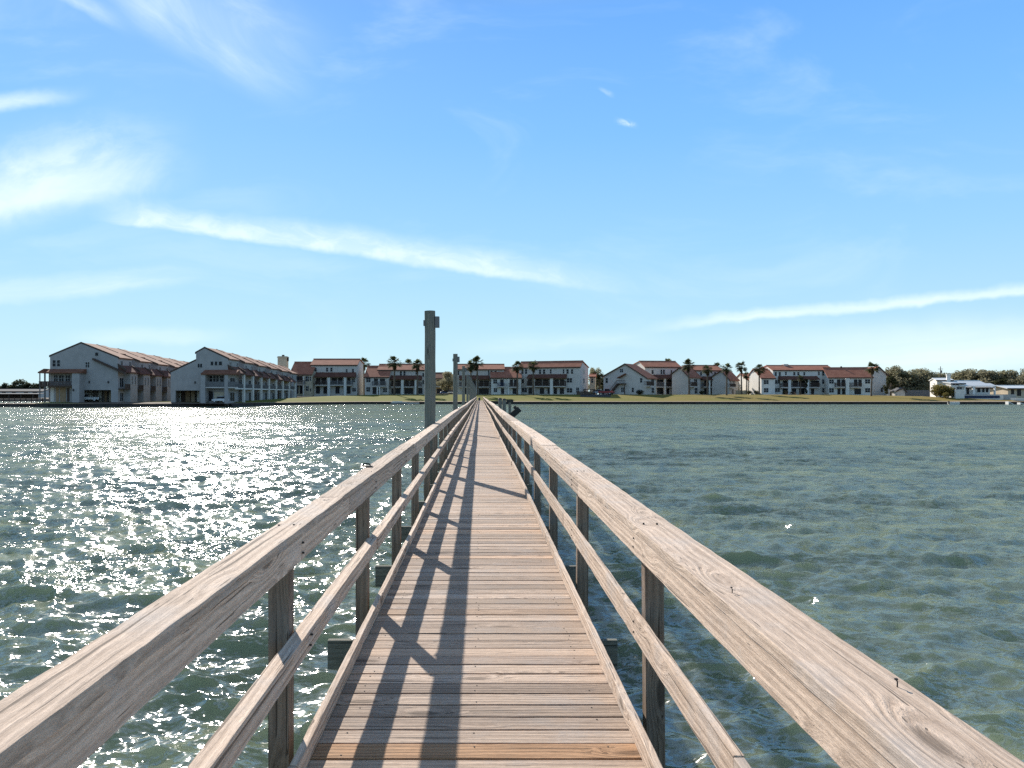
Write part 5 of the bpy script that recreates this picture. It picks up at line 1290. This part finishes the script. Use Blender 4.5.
# fence panels
def fence(label, px0, px1, Y, ytop, mat, ybase=395.0, name='fence'):
    f = Face(px0, Y, 0, ybase); b = Building(name, f, label, 'fence'); u1, w_ = f.hit(px1, ytop)
    mm = b.mb(); n = max(2, int(u1 / .3))
    for i in range(n): mm.box(u1 * i / n, u1 * (i + .9) / n, 0, .05, -.3, w_ + random.uniform(-.03, .03))
    b.part(mm, 'boards', M[mat])
    k = 0.0
    while k <= u1 + .01: mm = b.mb(); mm.box(k - .06, k + .06, .051, .16, -.5, w_ + .1); b.part(mm, 'post', M[mat]); k += max(1.5, u1 / 8)
fence('tan wall panels under the gap palms', 736, 746, 240, 390.4, 'stucco_tan')
fence('dark low fence beside the asphalt yard', 577, 590, 231.5, 391.4, 'brown')
fence('grey board fence under the right hand oaks', 896, 931, 243, 390.2, 'greyrail', 396.6)
fence('pale fence panels below the dark dense tree', 886.6, 893.6, 244, 388.2, 'white', 395.4)
f = Face(897, 236, 0, 396.2); b = Building('garden_shed', f, 'small blue grey garden shed under the oaks', 'shed')
b.gable(896.6, 905, 902.5, 391, 391, 388.4, D=3, tile='greyrail')
# picnic tables on the patio
def picnic(label, px, Y, rz):
    rt = empty('picnic_table', gpt(px, Y, .05), label, 'table', 'picnic tables on the condominium lawn', rz)
    mb = MB(); mb.box(-1, 1, -.4, .4, .72, .78); mb.build('tabletop', M['brown'], rt)
    for s in (-1, 1): mb = MB(); mb.box(-1, 1, s * .75 - .14, s * .75 + .14, .42, .47); mb.build('bench', M['brown'], rt)
    for x in (-.75, .75): mb = MB(); mb.prism([(-.8, 0), (-.68, 0), (.3, .72), (.18, .72)], x - .04, x + .04, 'x'); mb.prism([(.8, 0), (.68, 0), (-.3, .72), (-.18, .72)], x + .041, x + .12, 'x'); mb.box(x - .04, x + .04, -.85, .85, .36, .42); mb.build('leg', M['brown'], rt)
picnic('left dark picnic table before the chimney condominium', 788.5, 231, .2); picnic('right dark picnic table before the chimney condominium', 797.5, 230, -.1); picnic('middle dark picnic table set further back', 793, 234, .5)
# power pole behind the chimney house
Y = 262; X = CX + (940.5 - VX) / F * Y
rt = empty('power_pole', (X, Y, .3), 'thin wooden power pole above the trees by the white chimney', 'pole')
zt = CZ + (VY - 366.4) / F * Y
mb = MB(); mb.tube([(0, 0, -.5), (0, 0, zt - .3)], [.17, .11], 8); mb.build('pole', M['bark'], rt)
mb = MB(); mb.box(-.9, .9, -.06, .06, zt - 1.3, zt - 1.15); mb.build('crossarm', M['bark'], rt)
mb = MB(); mb.tube([(.35, 0, zt - 2.6), (.35, 0, zt - 1.7)], .22, 8); mb.build('transformer', M['greyrail'], rt)
# the pale float at the foot of the lawn left of the pier
Y = 200.5; x0, x1 = CX + (391 - VX) / F * Y, CX + (419 - VX) / F * Y
rt = empty('float_dock', ((x0 + x1) / 2, Y, WZ), 'low pale floating dock against the sea wall left of the pier', 'dock')
hw = (x1 - x0) / 2
mb = MB(); mb.box(-hw, hw * .15, -.6, .8, .25, .62); mb.box(hw * .17, hw, -.5, .8, .15, .5); mb.build('deck', M['concrete'], rt)
mb = MB()
for k in np.linspace(-hw + .5, hw - .5, 7): mb.tube([(k, -.5, -.1), (k, .7, -.1)], .24, 8)
mb.build('floats', M['iron'], rt)
mb = MB(); mb.box(-hw * .9, -hw * .2, -.2, .5, .63, .85); mb.build('bench', M['white'], rt)
# lumber and low dock pieces right of the pier
def dockstairs(label, px0, px1, Y, y0, y1):
    a, c = CX + (px0 - VX) / F * Y, CX + (px1 - VX) / F * Y; za, zc = CZ + (VY - y0) / F * Y, CZ + (VY - y1) / F * Y
    rt = empty('gangway', (a, Y, WZ), label, 'gangway')
    for s in (0, .9): mb = MB(); mb.prism([(0, za - WZ), (c - a, zc - WZ), (c - a, zc - WZ + .22), (0, za - WZ + .22)], s, s + .1, 'y'); mb.build('side_rail', M['white'], rt)
    mb = MB(); mb.prism([(0, za - WZ - .06), (c - a, zc - WZ - .06), (c - a, zc - WZ + .02), (0, za - WZ + .02)], .1, .9, 'y'); mb.build('tread', M['concrete'], rt)
    mb = MB(); mb.box(-.15, .05, -.1, 1.1, -1, za - WZ + .25); mb.build('post', M['white'], rt)
dockstairs('white gangway sloping into the water below the fence', 1008.8, 1014.5, 197.5, 402.4, 405.2)
dockstairs('second white gangway at the right picture edge', 1020.6, 1027, 197.5, 403.4, 405.6)
def skiff(label, px, Y, L, rz, name='skiff'):
    X = CX + (px - VX) / F * Y; rt = empty(name, (X, Y, WZ), label, 'boat', None, rz)
    v = []; n = 8
    for i in range(n + 1):
        t = i / n; w_ = .75 * (1 - max(0, (t - .55) / .45) ** 2.2) + .02; x = (t - .5) * L
        v += [(x, -w_, .55 + .15 * t), (x, -w_ * .75, -.15 + .25 * t ** 3), (x, w_ * .75, -.15 + .25 * t ** 3), (x, w_, .55 + .15 * t)]
    fs = [(i * 4 + k, (i + 1) * 4 + k, (i + 1) * 4 + k + 1, i * 4 + k + 1) for i in range(n) for k in range(3)] + [(0, 1, 2, 3)]
    mb = MB(); mb.add(v, fs); o = mb.build('hull', M['white'], rt); md = o.modifiers.new('thick', 'SOLIDIFY'); md.thickness = .06
    mb = MB()
    for x in (-L * .3, 0): mb.box(x, x + .3, -.6, .6, .35, .4)
    mb.build('thwart', M['greyrail'], rt)
    mb = MB(); mb.box(-L / 2 - .3, -L / 2 - .05, -.15, .15, .1, .95); mb.build('outboard', M['iron'], rt)
skiff('small white skiff floating below the yellow shrubs', 954.5, 198.5, 3.0, R(5))
skiff('white skiff pulled up by the tan house at the right edge', 1018.5, 205.0, 4.0, R(170))
for o_ in bpy.data.objects:
    if o_.get('label', '').startswith('white skiff pulled'): o_.location.z = .0
